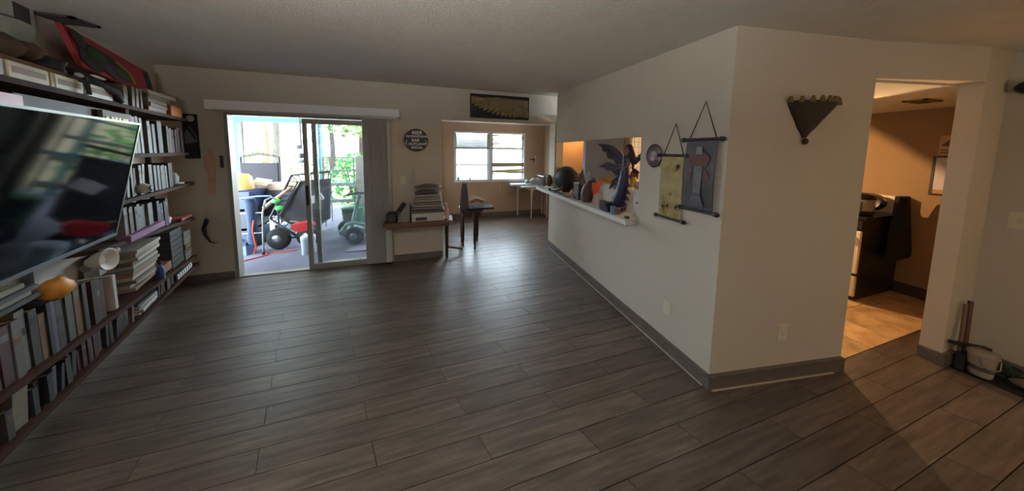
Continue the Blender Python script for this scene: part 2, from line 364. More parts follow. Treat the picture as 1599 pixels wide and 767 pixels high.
# ------------------------------------------------------------------ outside: patio, screen posts, ground, trees
structure('patio_floor', MB().box(-9, -.13, 3.56, 7.6, -.16, -.03), mat('#6a6878', .8, var=.1, vs=3, bump=.2, bs=30))
structure('ground', MB().box(-60, 60, 5.6, 90, -.5, -.2), mat('#8d7c5e', .95, var=.35, vs=.6))
TEAL = mat('#2f7478', .5)
ps = MB().box(-9, 3, 7.25, 7.35, 2.22, 2.34).box(-9, 3, 7.25, 7.35, .60, .66)
structure('trim_patio_beam', ps, TEAL)
structure('patio_roof', MB().hexa([(-9, 3.60, 2.50), (-.2, 3.60, 2.50), (-.2, 7.6, 2.32), (-9, 7.6, 2.32), (-9, 3.60, 2.58), (-.2, 3.60, 2.58), (-.2, 7.6, 2.40), (-9, 7.6, 2.40)]), mat('#cfd4d2', .7))
for i, (x, ww) in enumerate(((-6.5, .05), (-4.86, .14), (-3.1, .05), (-2.02, .09), (-.9, .05))):
    t = tag(MB().box(x-ww/2, x+ww/2, 7.23, 7.37, -.03, 2.22).build('screen_post', TEAL),
            ['slim teal screen post at the far left end of patio', 'wide teal patio corner post beside the open door jamb', 'slim teal screen post behind the hanging feeder', 'medium teal screen post seen through the fixed door glass', 'slim teal screen post hidden toward the right end of patio'][i], 'post', 'posts of the screened patio')
TR = [mat('#33281f', .9, var=.4, vs=9, bump=.6, stretch=(1, 1, .2)), mat('#8f3a26', .9, var=.3, vs=9, bump=.6, stretch=(1, 1, .2)), mat('#3f3c36', .9, var=.3, vs=9, bump=.6, stretch=(1, 1, .2))]
def leafmat(h):
    return mat(h, .7, var=.5, vs=3)
LV = [leafmat('#3f5a22'), leafmat('#55702f'), leafmat('#5c7740')]
def tree(x, y, h, r, tm, lm, label, crown, cz):
    t = thing('tree', label, 'tree', (x, y, -.2), 'trees beyond the patio screen')
    pts = [(x+math.sin(i*1.3+x)*.05*i/3, y, -.25+h*i/6) for i in range(7)]
    MB().tube(pts, [r*(1.25-.1*i) for i in range(7)], 10).build('trunk', tm, t)
    b = MB(); R = random.Random(int(x*100+y))
    for i in range(420):
        th, ph, q = R.uniform(0, 2*pi), math.acos(R.uniform(-1, 1)), R.uniform(.35, 1)**.5
        c = Vector((x+crown*q*math.sin(ph)*math.cos(th), y+crown*q*math.sin(ph)*math.sin(th), cz+crown*.7*q*math.cos(ph)))
        u = Vector((R.uniform(-1, 1), R.uniform(-1, 1), R.uniform(-1, 1))).normalized(); v = u.orthogonal().normalized(); s = R.uniform(.10, .2)
        b.add([c-u*s, c+v*s*.5, c+u*s, c-v*s*.5], [(0, 1, 2, 3)])
    b.build('foliage', lm, t)
for a_ in ((-9.2, 14, 5, .14, 0, 0, 'thin dark trunk tree farthest left beyond the patio', 1.8, 4.2), (-7.6, 13, 5, .07, 1, 1, 'straight red barked pine trunk beyond the hanging feeder', 1.5, 4.6), (-8.9, 16, 6, .16, 2, 0, 'grey trunk tree standing behind the black folding chair', 2.2, 5.2),
           (-11.5, 17, 6, .15, 0, 2, 'dark trunk tree behind the wide teal corner post', 2.2, 4.6), (-6.6, 17, 6, .13, 2, 1, 'pale trunk tree left of door mullion in the yard', 2.2, 5), (-4.3, 15, 5, .2, 0, 2, 'broad leafy tree seen through the fixed door glass', 2.0, 3.4), (-3.2, 12, 4, .1, 2, 1, 'slender tree at right side of the door glass', 1.5, 3.2)):
    tree(a_[0], a_[1], a_[2], a_[3], TR[a_[4]], LV[a_[5]], a_[6], a_[7], a_[8])
def bush(x, y, r, h, lm, label, n=500, s0=.06, z0=-.2):
    t = thing('bush', label, 'bush', (x, y, z0), 'bushes in the yard'); b = MB(); R = random.Random(int(x*77+y*13))
    for i in range(n):
        th, q = R.uniform(0, 2*pi), R.uniform(0, 1)**.5; z = R.uniform(0, h)
        rr = r*q*(1-(z/h)**3*.7); c = Vector((x+rr*math.cos(th), y+rr*math.sin(th), z0+z))
        u = Vector((R.uniform(-1, 1), R.uniform(-1, 1), R.uniform(-.3, 1))).normalized(); v = u.orthogonal().normalized(); s = s0*R.uniform(.6, 1.4)
        b.add([c-u*s, c+v*s*.5, c+u*s, c-v*s*.5], [(0, 1, 2, 3)])
    b.build('foliage', lm, t)
    m = MB()
    for k in range(5): m.tube([(x, y, z0), (x+r*.5*math.cos(k*1.3), y+r*.5*math.sin(k*1.3), z0+h*.8)], [.03, .01], 5)
    m.build('stem', TR[0], t)
bush(-2.75, 8.6, .75, 1.65, leafmat('#3f8a34'), 'bright green shrub behind the door glass', 700, .07)
bush(-8.0, 20, 1.6, 1.2, LV[2], 'low grey green bush beneath the red trunk', 400, .12)
bush(-13, 22, 2.5, 1.6, LV[1], 'wide low bush at the far left of the yard', 400, .14)
bush(-5.2, 22, 2.5, 1.6, LV[1], 'wide low bush far behind the door mullion', 400, .14)

# patio clutter -----------------------------------------------------
# black folding lounge chair with a curved rail
c0 = thing('folding_chair', 'black folding chair back with arched top rail standing out on patio', 'chair', (-3.32, 5.5, -.03))
def arch(x0, x1, z0, z1, y, rise, n=10):
    return [(x0, y, z0)]+[(x0+(x1-x0)*i/n, y, z1+rise*math.sin(pi*i/n)) for i in range(n+1)]+[(x1, y, z0)]
MB().tube(arch(-3.62, -3.03, .35, 1.40, 5.5, .05), .018).build('back_frame', BLACK, c0)
MB().box(-3.605, -3.045, 5.47, 5.50, .62, 1.29).build('backrest', mat('#1d171c', .8, var=.2), c0)
MB().box(-3.60, -3.05, 5.05, 5.48, .36, .40).build('seat', mat('#1d171c', .8, var=.2), c0)
for x, y in ((-3.6, 5.06), (-3.05, 5.06), (-3.6, 5.5), (-3.05, 5.5)): cyl(MB(), (x, y, -.03), (x, y, .38), .014).build('leg', BLACK, c0)
# crate stack with an upturned tan bucket
t = thing('blue_crate', 'dark blue plastic crate stack under the tan bucket at the door jamb', 'crate', (-3.14, 4.75, -.03))
for i in range(3):
    z = -.03+i*.31
    MB().box(-3.36, -2.92, 4.55, 4.95, z, z+.02).box(-3.36, -3.34, 4.55, 4.95, z, z+.29).box(-2.94, -2.92, 4.55, 4.95, z, z+.29).box(-3.34, -2.94, 4.55, 4.57, z, z+.29).box(-3.34, -2.94, 4.93, 4.95, z, z+.29).build('crate_layer', [mat('#1c2542', .6), mat('#16192a', .6), mat('#1d2a50', .6)][i], t)
tag(MB().lathe([(.145, 0), (.15, .02), (.125, .20), (.09, .245), (.0, .26)], (-3.12, 4.72, .90), 20).build('upturned_bucket', mat('#c79a55', .5)), 'tan upturned bucket resting on the dark blue crates', 'bucket')
# walker with a jacket over it
t = thing('walker', 'grey tube walker frame draped with a blue jacket near the open door', 'walker', (-2.78, 4.42, -.03))
for i, x in enumerate((-2.98, -2.60)):
    MB().tube([(x, 4.24, -.02), (x, 4.28, .6), (x+.01, 4.33, .78), (x+.02, 4.45, .80), (x+.02, 4.56, .74), (x, 4.62, .3), (x, 4.66, -.02)], .013).build('side_frame', STEEL, t)
MB().tube([(-2.98, 4.28, .6), (-2.60, 4.28, .6)], .012).tube([(-2.98, 4.26, .3), (-2.60, 4.26, .3)], .012).build('cross_bar', STEEL, t)
for x in (-2.98, -2.6):
    for y in (4.24, 4.66): cyl(MB(), (x, y, -.03), (x, y, .01), .019).build('rubber_foot', BLACK, t)
jb = MB(); R = []
for i in range(9):
    z = .82-i*.085; wd = .062+.012*math.sin(i*1.1); R.append([(-2.74+wd*math.cos(k/12*2*pi)*(1.0 if k % 2 else .86), 4.27+.05*math.sin(k/12*2*pi)+(.02 if i else 0), z) for k in range(12)])
jb.ring(R)
tag(jb.build('jacket', mat('#34415a', .9, var=.25, vs=8)), 'faded blue jacket hanging over the walker bar', 'jacket')
tag(MB().tube([(-2.99, 4.2, .80), (-2.85, 4.18, .83), (-2.62, 4.22, .86), (-2.48, 4.27, .85)], .012).build('walking_stick', mat('#8fa7c2', .4)), 'pale blue stick lying across the walker top', 'stick')
t = thing('toolbox', 'pale blue toolbox with dark lid on the patio floor by the jamb', 'toolbox', (-2.94, 4.30, -.03))
MB().box(-3.06, -2.80, 4.24, 4.40, -.03, .12).build('box_body', mat('#6f8fc4', .5), t, .006); MB().box(-3.065, -2.795, 4.235, 4.405, .12, .17).build('lid', mat('#36405c', .5), t, .006); MB().tube([(-2.98, 4.32, .17), (-2.98, 4.32, .20), (-2.88, 4.32, .20), (-2.88, 4.32, .17)], .006).build('handle', BLACK, t)
tag(MB().tube([(-2.74, 4.28, -.02), (-2.68, 4.24, .1), (-2.70, 4.22, .35), (-2.69, 4.24, .5)], .01).tube([(-2.95, 3.95, -.022), (-2.75, 4.0, -.022), (-2.6, 4.12, -.022), (-2.52, 4.2, -.022), (-2.66, 4.3, -.022), (-2.4, 4.25, -.022), (-2.2, 4.3, -.022)], .009).build('extension_cord', mat('#d0492c', .5)), 'orange red extension cord looping over the patio floor', 'cord')
# tipped black utility trailer with mesh side rail
t = thing('utility_trailer', 'black utility trailer tipped on end with latticed side rail and two wheels', 'trailer', (-2.25, 4.75, -.03))
p0, p1, p2, p3 = Vector((-2.72, 4.62, .42)), Vector((-2.43, 4.70, 1.12)), Vector((-1.90, 4.72, 1.17)), Vector((-2.30, 4.52, .12))
MB().tube([p3, p0, p1, p2], .02).build('rail', BLACK, t)
q0, q1 = p0+Vector((.10, .03, .0)), p1+Vector((.07, .02, -.12))
MB().tube([p3+Vector((.12, .04, .05)), q0, q1, p2+Vector((0, .02, -.13))], .012).build('inner_rail', BLACK, t)
for i in range(9):
    f = i/8; MB().tube([p0.lerp(p1, f), q0.lerp(q1, min(1, f+.12))], .008, 6).build('lattice_bar', BLACK, t)
for i in range(7):
    f = i/6; MB().tube([p3.lerp(p0, f), (p3+Vector((.12, .04, .05))).lerp(q0, min(1, f+.15))], .008, 6).build('lattice_bar', BLACK, t); MB().tube([p1.lerp(p2, f), q1.lerp(p2+Vector((0, .02, -.13)), max(0, f-.06))], .008, 6).build('lattice_bar', BLACK, t)
MB().prism([(-2.62, 4.68, .42), (-2.34, 4.76, 1.02), (-1.93, 4.78, 1.04), (-1.93, 4.70, .34), (-2.2, 4.60, .14)], (.01, .05, 0)).build('tray_panel', mat('#29262b', .7, var=.15), t)
for x, y in ((-2.50, 4.42), (-2.12, 4.44)):
    wv = MB().lathe([(.06, -.045), (.15, -.045), (.17, -.02), (.17, .02), (.15, .045), (.06, .045)], (x, y, .14), 20, (.2, 1, 0)).build('wheel', mat('#17171a', .8), t)
    MB().lathe([(.02, -.055), (.07, -.05), (.07, .05), (.02, .055)], (x, y, .14), 16, (.2, 1, 0)).build('hub', STEEL, wv)
MB().tube([(-2.5, 4.42, .14), (-2.12, 4.44, .14)], .015).build('axle', BLACK, t)
MB().tube([(-2.36, 4.46, .40), (-2.2, 4.44, .37), (-2.0, 4.42, .34)], .012).build('tow_bar', mat('#8a7d74', .5), t)
tag(MB().prism([(-2.24, 4.25, .31), (-2.25, 4.25, .39), (-2.05, 4.25, .42), (-1.98, 4.25, .37), (-2.02, 4.25, .29), (-2.15, 4.25, .27)], (0, .14, 0)).build('red_cowl', mat('#b3262a', .4)), 'red mower cowl low beside the tipped trailer', 'mower cowl')
tag(MB().obox((-2.03, 4.56, .74), (.18, .03, .12), (0, -.4, .1)).build('paper_sheet', mat('#d7d5dc', .8)), 'white paper sheet tucked on the tipped trailer', 'paper')
for x, z, l in ((-2.58, .72, 'upper lime green ball caught in the trailer lattice'), (-2.545, .60, 'lower lime green ball caught in the trailer lattice')):
    tag(MB().ball((x, 4.55, z), .055, 12, (1, .8, .8)).build('green_ball', mat('#4fc45a', .5)), l, 'ball', 'green balls on the trailer')
t = thing('cardboard_box', 'tan torn cardboard box lying on the clutter behind the walker', 'box', (-2.9, 5.0, .80))
MB().box(-3.05, -2.6, 4.95, 5.25, .84, .95).build('carton', mat('#b29a86', .8), t); MB().obox((-2.98, 4.93, .99), (.22, .16, .008), (.6, .2, 0)).build('flap', mat('#bda792', .8), t)
tag(MB().box(-3.0, -2.45, 4.9, 5.3, .40, .84).build('storage_bin', mat('#2b2a33', .6, var=.2)), 'dark storage bin under the torn cardboard box', 'bin')
tag(MB().box(-2.85, -2.30, 4.95, 5.3, -.03, .22).build('lidded_tub', mat('#8fb4c4', .5)), 'pale blue tub on the patio under the dark bin', 'tub')
tag(MB().tube([(-2.72, 4.5, .62), (-2.45, 4.72, .92)], [.03, .025]).build('broken_broomstick', mat('#b08f80', .6)), 'pinkish wooden handle leaning behind the trailer lattice', 'broomstick')
# through the fixed glass: mobility scooter, cabinet, green bin, floor paper
t = thing('mobility_scooter', 'grey green mobility scooter seen through the door glass', 'scooter', (-1.5, 4.4, -.03))
SG = mat('#7f9a94', .5, var=.2)
for x, y in ((-1.42, 4.35), (-1.15, 4.75), (-1.7, 4.8)):
    wv = MB().lathe([(.05, -.04), (.13, -.04), (.15, -.015), (.15, .015), (.13, .04), (.05, .04)], (x, y, .12), 20, (.3, 1, 0)).build('wheel', mat('#1a1b1d', .8), t); MB().lathe([(.015, -.05), (.06, -.046), (.06, .046), (.015, .05)], (x, y, .12), 14, (.3, 1, 0)).build('hub', STEEL, wv)
MB().box(-1.7, -1.15, 4.45, 4.78, .10, .20).build('deck', SG, t, .02)
MB().tube([(-1.58, 4.30, .22), (-1.52, 4.30, .33), (-1.40, 4.30, .36), (-1.26, 4.32, .30), (-1.20, 4.33, .2)], .03).build('fender', SG, t)
MB().tube([(-1.50, 4.42, .2), (-1.42, 4.5, .62), (-1.38, 4.52, .80)], .03).build('steering_column', SG, t); MB().tube([(-1.58, 4.5, .78), (-1.38, 4.52, .82), (-1.18, 4.54, .78)], .016).build('handlebar', BLACK, t)
MB().box(-1.35, -1.05, 4.65, 4.95, .50, .58).box(-1.12, -1.05, 4.65, 4.95, .58, .95).build('seat', mat('#39464a', .8), t, .02)
t = thing('patio_cabinet', 'tall beige storage cabinet behind the door glass', 'cabinet', (-1.5, 5.6, -.03))
MB().box(-1.75, -1.05, 5.55, 5.95, -.03, 1.42).build('carcass', mat('#b4ab9c', .6), t); 
for x0, x1, hx in ((-1.74, -1.405, -1.43), (-1.395, -1.06, -1.37)):
    dd = MB().box(x0, x1, 5.53, 5.55, .02, 1.40).build('cabinet_door', mat('#aaa192', .6), t); MB().box(hx-.008, hx+.008, 5.515, 5.53, .65, .80).build('handle', STEEL, dd)
t = thing('wire_shelf', 'grey wire plant shelf in front of the green shrub', 'shelf', (-2.1, 5.7, -.03))
for x in (-2.35, -1.8):
    for y in (5.6, 5.9): cyl(MB(), (x, y, -.03), (x, y, 1.40), .012).build('post', GREY, t)
for z in (.45, .8, 1.1, 1.38): 
    sh = MB()
    for k in range(6): sh.box(-2.35, -1.8, 5.6+k*.058, 5.612+k*.058, z, z+.012)
    sh.build('shelf', GREY, t)
tag(MB().lathe([(.15, 0), (.18, .42), (.19, .43), (.19, .46), (.0, .47)], (-1.72, 5.2, -.03), 18).build('green_bin', mat('#2f6a45', .5)), 'round green bin behind the door glass', 'bin')
tag(MB().lathe([(.14, 0), (.14, .12), (.155, .24), (.15, .27), (0, .28)], (-1.98, 4.14, -.03), 18, sx=.6, sy=.6).build('paint_tub', mat('#b9c4d4', .5)), 'pale paint tub standing at the foot of door glass', 'tub')
tag(MB().box(-1.45, -1.05, 4.02, 4.22, -.03, -.012).build('door_mat', mat('#8c8694', .9)), 'flat grey mat on the patio behind the door glass', 'mat')
# hanging feeder in the open half
t = thing('hanging_feeder', 'dark metal chain feeder hanging outside the open half of door', 'feeder', (-2.66, 5.5, 2.15))
cyl(MB(), (-2.66, 5.5, 1.55), (-2.66, 5.5, 2.42), .016).build('chain', mat('#3a3a3e', .5), t)
MB().ball((-2.70, 5.5, 1.60), .06, 12, (1, 1, .7)).build('bird_ornament', mat('#55505a', .6), t); MB().ball((-2.665, 5.5, 1.43), .055, 12).build('ball_ornament', mat('#2f2f33', .4), t)
MB().lathe([(.01, 0), (.10, .02), (.11, .04), (.02, .08)], (-2.665, 5.5, 1.28), 16).build('feeder_dish', mat('#6a6a70', .5), t); cyl(MB(), (-2.67, 5.5, 1.0), (-2.665, 5.5, 1.30), .008).build('tail_rod', GREY, t)

# ------------------------------------------------------------------ left wall: shelving
sv = thing('wall_bookshelf', 'long dark brown wall shelving packed with books behind the television', 'bookshelf', L((-1.3, 0, .27)))
def z5(s): return .53-.065*(s+2.4)
def z3(s): return .925-.09*(s+1.66)
TIER = {'bottom': (lambda s: .30, -3.1, -.30), 'second': (z5, -3.1, -.32), 'third': (z3, -1.75, -.30), 'fourth': (lambda s: 1.185, -1.65, -.22), 'fifth': (lambda s: 1.505, -1.45, -.30), 'top': (lambda s: 1.86, -3.1, -.30)}
for k, (zf, s0, s1) in TIER.items():
    p = [(s0, .004, zf(s0)-.028), (s1, .004, zf(s1)-.028), (s1, .25, zf(s1)-.028), (s0, .25, zf(s0)-.028), (s0, .004, zf(s0)), (s1, .004, zf(s1)), (s1, .25, zf(s1)), (s0, .25, zf(s0))]
    MB().hexa([L(q) for q in p]).build('shelf', SHELF, sv)
for s in (-3.08, -1.72, -.36):
    for z0, z1 in ((.27, .50), (.56, 1.83)):
        if s < -3 or z0 < .5: MB().box(s-.012, s+.012, .004, .05, z0-.2, z1, L).build('upright', SHELF, sv)
    MB().box(s-.012, s+.012, .004, .03, .1, 1.84, L).build('wall_rail', DGREY, sv)
MB().box(-1.30, -1.26, .01, .24, 1.51, 1.83, L).build('divider', SHELF, sv)

# books -------------------------------------------------------------
ORD = ['first', 'second', 'third', 'fourth', 'fifth', 'sixth', 'seventh', 'eighth', 'ninth', 'tenth', 'eleventh', 'twelfth', 'thirteenth', 'fourteenth', 'fifteenth', 'sixteenth', 'seventeenth', 'eighteenth', 'nineteenth', 'twentieth']
ORD += ['twenty-'+o for o in ORD[:9]]+['thirtieth']+['thirty-'+o for o in ORD[:9]]+['fortieth']+['forty-'+o for o in ORD[:9]]+['fiftieth']
CN = {'#6e2430': 'dark red', '#c9c5bb': 'white', '#a8a49c': 'pale grey', '#4a4034': 'dark olive', '#b5803a': 'orange', '#1d1c20': 'black', '#8d86a0': 'lavender', '#5a3028': 'maroon', '#7c8b78': 'sage green', '#7a4a34': 'rust brown',
      '#2a2c40': 'navy blue', '#b98f8a': 'dusty pink', '#cfc2a0': 'cream', '#3c4658': 'slate blue', '#8a7a66': 'tan', '#55504c': 'charcoal', '#9c8a82': 'mauve grey', '#3d2c26': 'dark brown', '#7d6aa0': 'violet', '#a63a3a': 'red'}
PAGES = mat('#857b6a', .9)
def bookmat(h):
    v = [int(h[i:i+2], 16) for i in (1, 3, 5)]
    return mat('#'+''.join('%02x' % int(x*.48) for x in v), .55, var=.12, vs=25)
def book(s, wd, z, h, dep, hexc, lean, label, group, off=.235, flat=False):
    """upright book: s = its left edge along the wall, wd = thickness, spine at 'off' facing the room"""
    t = .0025 if wd < .03 else .0035; base = Vector(L((s+wd/2, off-dep/2, z))); ca, sa = math.cos(lean), math.sin(lean)
    def fr(q):
        x, y, zz = q
        if lean > 0: x0 = x-wd; x, zz = x0*ca+zz*sa+wd, -x0*sa+zz*ca
        elif lean < 0: x, zz = x*ca+zz*sa, -x*sa+zz*ca
        return L((s+x, y, z+zz))
    c = MB(); o0, o1 = off-dep, off
    c.box(0, t, o0, o1, 0, h, fr).box(wd-t, wd, o0, o1, 0, h, fr).box(t, wd-t, o1-t, o1, 0, h, fr)
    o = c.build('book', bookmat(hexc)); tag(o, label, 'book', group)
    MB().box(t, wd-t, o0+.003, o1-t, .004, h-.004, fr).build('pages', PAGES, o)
    # title band on the spine of the thicker books
    if wd > .026 and random.random() < .7:
        zz = h*random.uniform(.55, .75); MB().box(wd*.15, wd*.85, o1, o1+.0006, zz, zz+h*.12, fr).build('spine_label', bookmat(random.choice(['#c9c5bb', '#1d1c20', '#b5803a', '#a8a49c'])), o)
    return o
def lay_row(tier, s0, s1, hs, widths, cols, group, lean_p=.12, phrase=None, first=None):
    zf = TIER[tier][0]; s = s0; i = 0
    seq = list(first or [])
    while s < s1:
        if seq: wd, h, hexc = seq.pop(0)
        else: wd, h, hexc = random.uniform(*widths), random.uniform(*hs), random.choice(cols)
        if s+wd > s1: break
        ln = math.radians(random.uniform(4, 9)) if random.random() < lean_p else 0
        z = max(zf(s), zf(s+wd))+.002
        if ln: s += 0
        book(s, wd, z, h, random.uniform(.14, .19), hexc, ln, f'{CN[hexc]} book, {ORD[i]} from the near end of {phrase or "the "+tier+" shelf"}', group, off=.235-random.uniform(0, .02))
        if ln: s += h*math.sin(ln)
        s += wd*(1/ math.cos(ln))+random.uniform(.001, .004); i += 1
DK = ['#1d1c20', '#55504c', '#3d2c26', '#2a2c40', '#5a3028', '#3c4658', '#a8a49c', '#8a7a66', '#9c8a82', '#c9c5bb', '#6e2430', '#7c8b78', '#4a4034']
# second shelf from the bottom, near part: the photo's sequence of spines
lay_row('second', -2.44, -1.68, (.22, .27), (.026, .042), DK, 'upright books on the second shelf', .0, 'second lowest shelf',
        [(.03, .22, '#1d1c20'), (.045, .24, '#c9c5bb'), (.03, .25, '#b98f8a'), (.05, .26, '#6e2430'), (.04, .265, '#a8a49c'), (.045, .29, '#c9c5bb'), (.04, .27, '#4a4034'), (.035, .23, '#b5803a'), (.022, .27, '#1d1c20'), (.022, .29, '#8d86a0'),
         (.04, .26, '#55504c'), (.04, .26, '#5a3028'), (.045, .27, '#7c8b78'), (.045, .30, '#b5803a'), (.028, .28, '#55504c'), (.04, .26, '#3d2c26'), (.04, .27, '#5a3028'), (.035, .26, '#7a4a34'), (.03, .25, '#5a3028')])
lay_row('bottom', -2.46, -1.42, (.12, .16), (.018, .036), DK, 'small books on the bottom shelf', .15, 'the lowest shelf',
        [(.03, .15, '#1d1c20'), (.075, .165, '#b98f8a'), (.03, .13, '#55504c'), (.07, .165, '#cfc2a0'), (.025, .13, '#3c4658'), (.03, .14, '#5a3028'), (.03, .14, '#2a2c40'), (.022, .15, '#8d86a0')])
def slab(name, q0, q1, m, label, cat, group=None, rot=0, bev=.003):
    c = [(q0[i]+q1[i])/2 for i in range(3)]; sz = [q1[i]-q0[i] for i in range(3)]
    return tag(MB().obox(c, sz, (0, 0, rot), L).build(name, m, None, bev), label, cat, group)
# papers lying flat on the bottom shelf, then more books and a zebra box
for i in range(6):
    slab('magazine', (-1.36, .04, .302+i*.014), (-1.12, .235+random.uniform(-.02, .01), .315+i*.014), mat(['#b9b6b0', '#8f8b88', '#c8c5c0', '#77726e', '#a9a6a2', '#3a3638'][i], .6),
         ['lowest pale', 'second lowest grey', 'third lowest white', 'third highest dim', 'second highest ashen', 'topmost dark'][i]+' magazine in the flat pile on bottom shelf', 'magazine', 'flat magazines on the bottom shelf', rot=random.uniform(-.06, .06), bev=0)
lay_row('bottom', -1.10, -.80, (.11, .14), (.016, .03), DK, 'small books on the bottom shelf', .3, 'lowest shelf past the magazine pile')
zb = thing('zebra_box', 'black and white zebra striped box at the far end of bottom shelf', 'box', L((-.6, .12, .30)))
MB().box(-.78, -.42, .05, .235, .302, .36, L).build('box_body', mat('#211f24', .5), zb)
for i in range(7):
    s = -.76+i*.048; zt = .302
    MB().prism([L((s, .2355, .305)), L((s+.022, .2355, .305)), L((s+.035, .2355, .33)), L((s+.018, .2355, .357)), L((s-.004, .2355, .357)), L((s+.012, .2355, .33))], LN*.0008).build('zebra_stripe', mat('#c6c4c0', .6), zb)
# clutter on the second shelf, far part
slab('white_binder', (-1.62, .05, z5(-1.62)+.004), (-1.585, .23, z5(-1.6)+.24), mat('#aaa49c', .6), 'pale slanted binder beside the clip lamp on the second shelf', 'binder')
for i in range(11):
    z = .505+i*.026
    slab('journal', (-1.40+i*.006, .04, z), (-1.08+i*.012, .225+random.uniform(-.012, .008), z+.024), mat(['#6f6358', '#8b8072', '#5b5048', '#9a8d7c', '#7d5a4c', '#6a6a60', '#8d8474', '#574a42', '#938878', '#7b7468', '#8a8276'][i], .7),
         ORD[i]+' journal from the bottom in the tall flat stack on second shelf', 'journal', 'flat stacked journals on the second shelf', rot=random.uniform(-.05, .05), bev=0)
slab('wood_crate', (-1.02, .03, z5(-1.02)+.003), (-.80, .22, .52), mat('#6a4236', .6, var=.2), 'reddish brown wooden box at the right of stacked journals', 'box')
t = thing('blue_bottle', 'small dark blue bottle with grey base in front of reddish box', 'bottle', L((-1.03, .24, .44)))
MB().lathe([(.022, 0), (.022, .09), (.010, .11), (.010, .13)], L((-1.045, .235, z5(-1.04)+.002)), 12).build('bottle_body', mat('#26345e', .3), t); MB().lathe([(.013, .13), (.013, .155)], L((-1.045, .235, z5(-1.04)+.002)), 10).build('cap', mat('#141726', .4), t)
for i in range(7):
    slab('folder', (-.80, .03, z5(-.8)+.004+i*.05), (-.56, .225, z5(-.8)+.052+i*.05), mat(['#20241f', '#1a1d1c', '#262420', '#1c1e22', '#22251f', '#1b1a1c', '#28251f'][i], .6), ORD[i]+' black folder box from the bottom of the dark stack by wall end', 'box', 'black folder boxes at the shelf end', bev=.002)
for i, (h_, c_, n_) in enumerate(((.04, '#a98f80', 'tan'), (.03, '#c9c5bb', 'white'), (.04, '#8c3d3a', 'red'), (.055, '#a8913a', 'yellow'), (.07, '#b9b6a8', 'ivory'), (.06, '#9a9088', 'grey'))):
    z = z5(-.55)+.003+sum((.04, .03, .04, .055, .07, .06)[:i]); slab('paperback', (-.555, .05, z), (-.40, .235, z+h_-.002), bookmat(c_), n_+' paperback lying flat in the small pile at the far shelf end', 'book', 'flat paperbacks at the shelf end', rot=random.uniform(-.05, .05))
# clip lamp with a round white reflector
t = thing('clip_lamp', 'clip lamp with round white reflector under the television', 'lamp', L((-1.79, .30, .80)))
MB().lathe([(.02, -.05), (.045, -.02), (.064, .02), (.066, .028), (.058, .022), (.025, .0)], L((-1.79, .27, .875)), 22, (LN-LA*.12+Vector((0, 0, .05)))).build('reflector', mat('#b9b2a8', .4), t)
MB().tube([L((-1.79, .24, .865)), L((-1.72, .22, .90)), L((-1.66, .20, .86)), L((-1.70, .20, .79))], .008).build('arm', mat('#9a8f88', .5), t); MB().box(-1.72, -1.66, .18, .23, .76, .80, L).build('clamp', GREY, t)
t = thing('paper_scroll', 'pale paper roll lying behind the clip lamp', 'paper roll', L((-1.6, .2, .85)))
cyl(MB(), L((-1.66, .17, .80)), L((-1.50, .20, .86)), .03).build('roll', mat('#9d958c', .7), t); cyl(MB(), L((-1.505, .199, .858)), L((-1.498, .2005, .861)), .031).build('roll_end', mat('#c5beb4', .7), t)
# orange crumpled bag, black media boxes above the near books
ob = MB().ball(L((-2.04, .235, .83)), .058, 14, (.8, .9, .95), .12)
tag(ob.build('crumpled_bag', mat('#c5852f', .5, var=.2, vs=12)), 'crumpled orange bag on top of the second shelf books', 'bag')
for i, (q0, q1, c_, l) in enumerate((((-2.52, .05, .835), (-2.12, .24, .86), '#1d1d20', 'flat black game case under the television, lowest'), ((-2.50, .06, .861), (-2.16, .235, .884), '#5d6150', 'grey green box lying flat under the television'), ((-2.52, .05, .885), (-2.14, .24, .905), '#24242a', 'slim black player on top of the grey green box'), ((-2.48, .05, .906), (-2.18, .23, .93), '#6b6a58', 'khaki topmost box in the pile beneath television'))):
    slab('media_box', q0, q1, mat(c_, .5), l, 'box', 'flat boxes under the television', rot=random.uniform(-.03, .03))
# third shelf
lay_row('third', -1.42, -1.02, (.21, .23), (.034, .046), ['#a8a49c', '#c9c5bb', '#a8a49c', '#9c8a82'], 'pale matching volumes on the third shelf', 0, 'third shelf')
t = slab('boxed_game', (-1.47, .21, .885), (-.98, .262, .93), mat('#7d4f74', .5, var=.2), 'violet red game box lying along the front of third shelf', 'game box')
lay_row('third', -.99, -.76, (.20, .25), (.028, .042), ['#2a2c40', '#1d1c20', '#3c4658'], 'dark volumes on the third shelf', 0, 'dark run on third shelf')
tag(MB().lathe([(.035, 0), (.045, .05), (.02, .08), (.03, .11), (.0, .13)], L((-.66, .16, z3(-.66)+.002)), 12).build('figurine', mat('#8d8480', .5)), 'small grey figurine at the far end of third shelf', 'figurine')
slab('red_tray', (-.62, .10, z3(-.6)+.003), (-.36, .25, z3(-.6)+.03), mat('#7d3a34', .5), 'flat red tray lying on the far end of third shelf', 'tray')
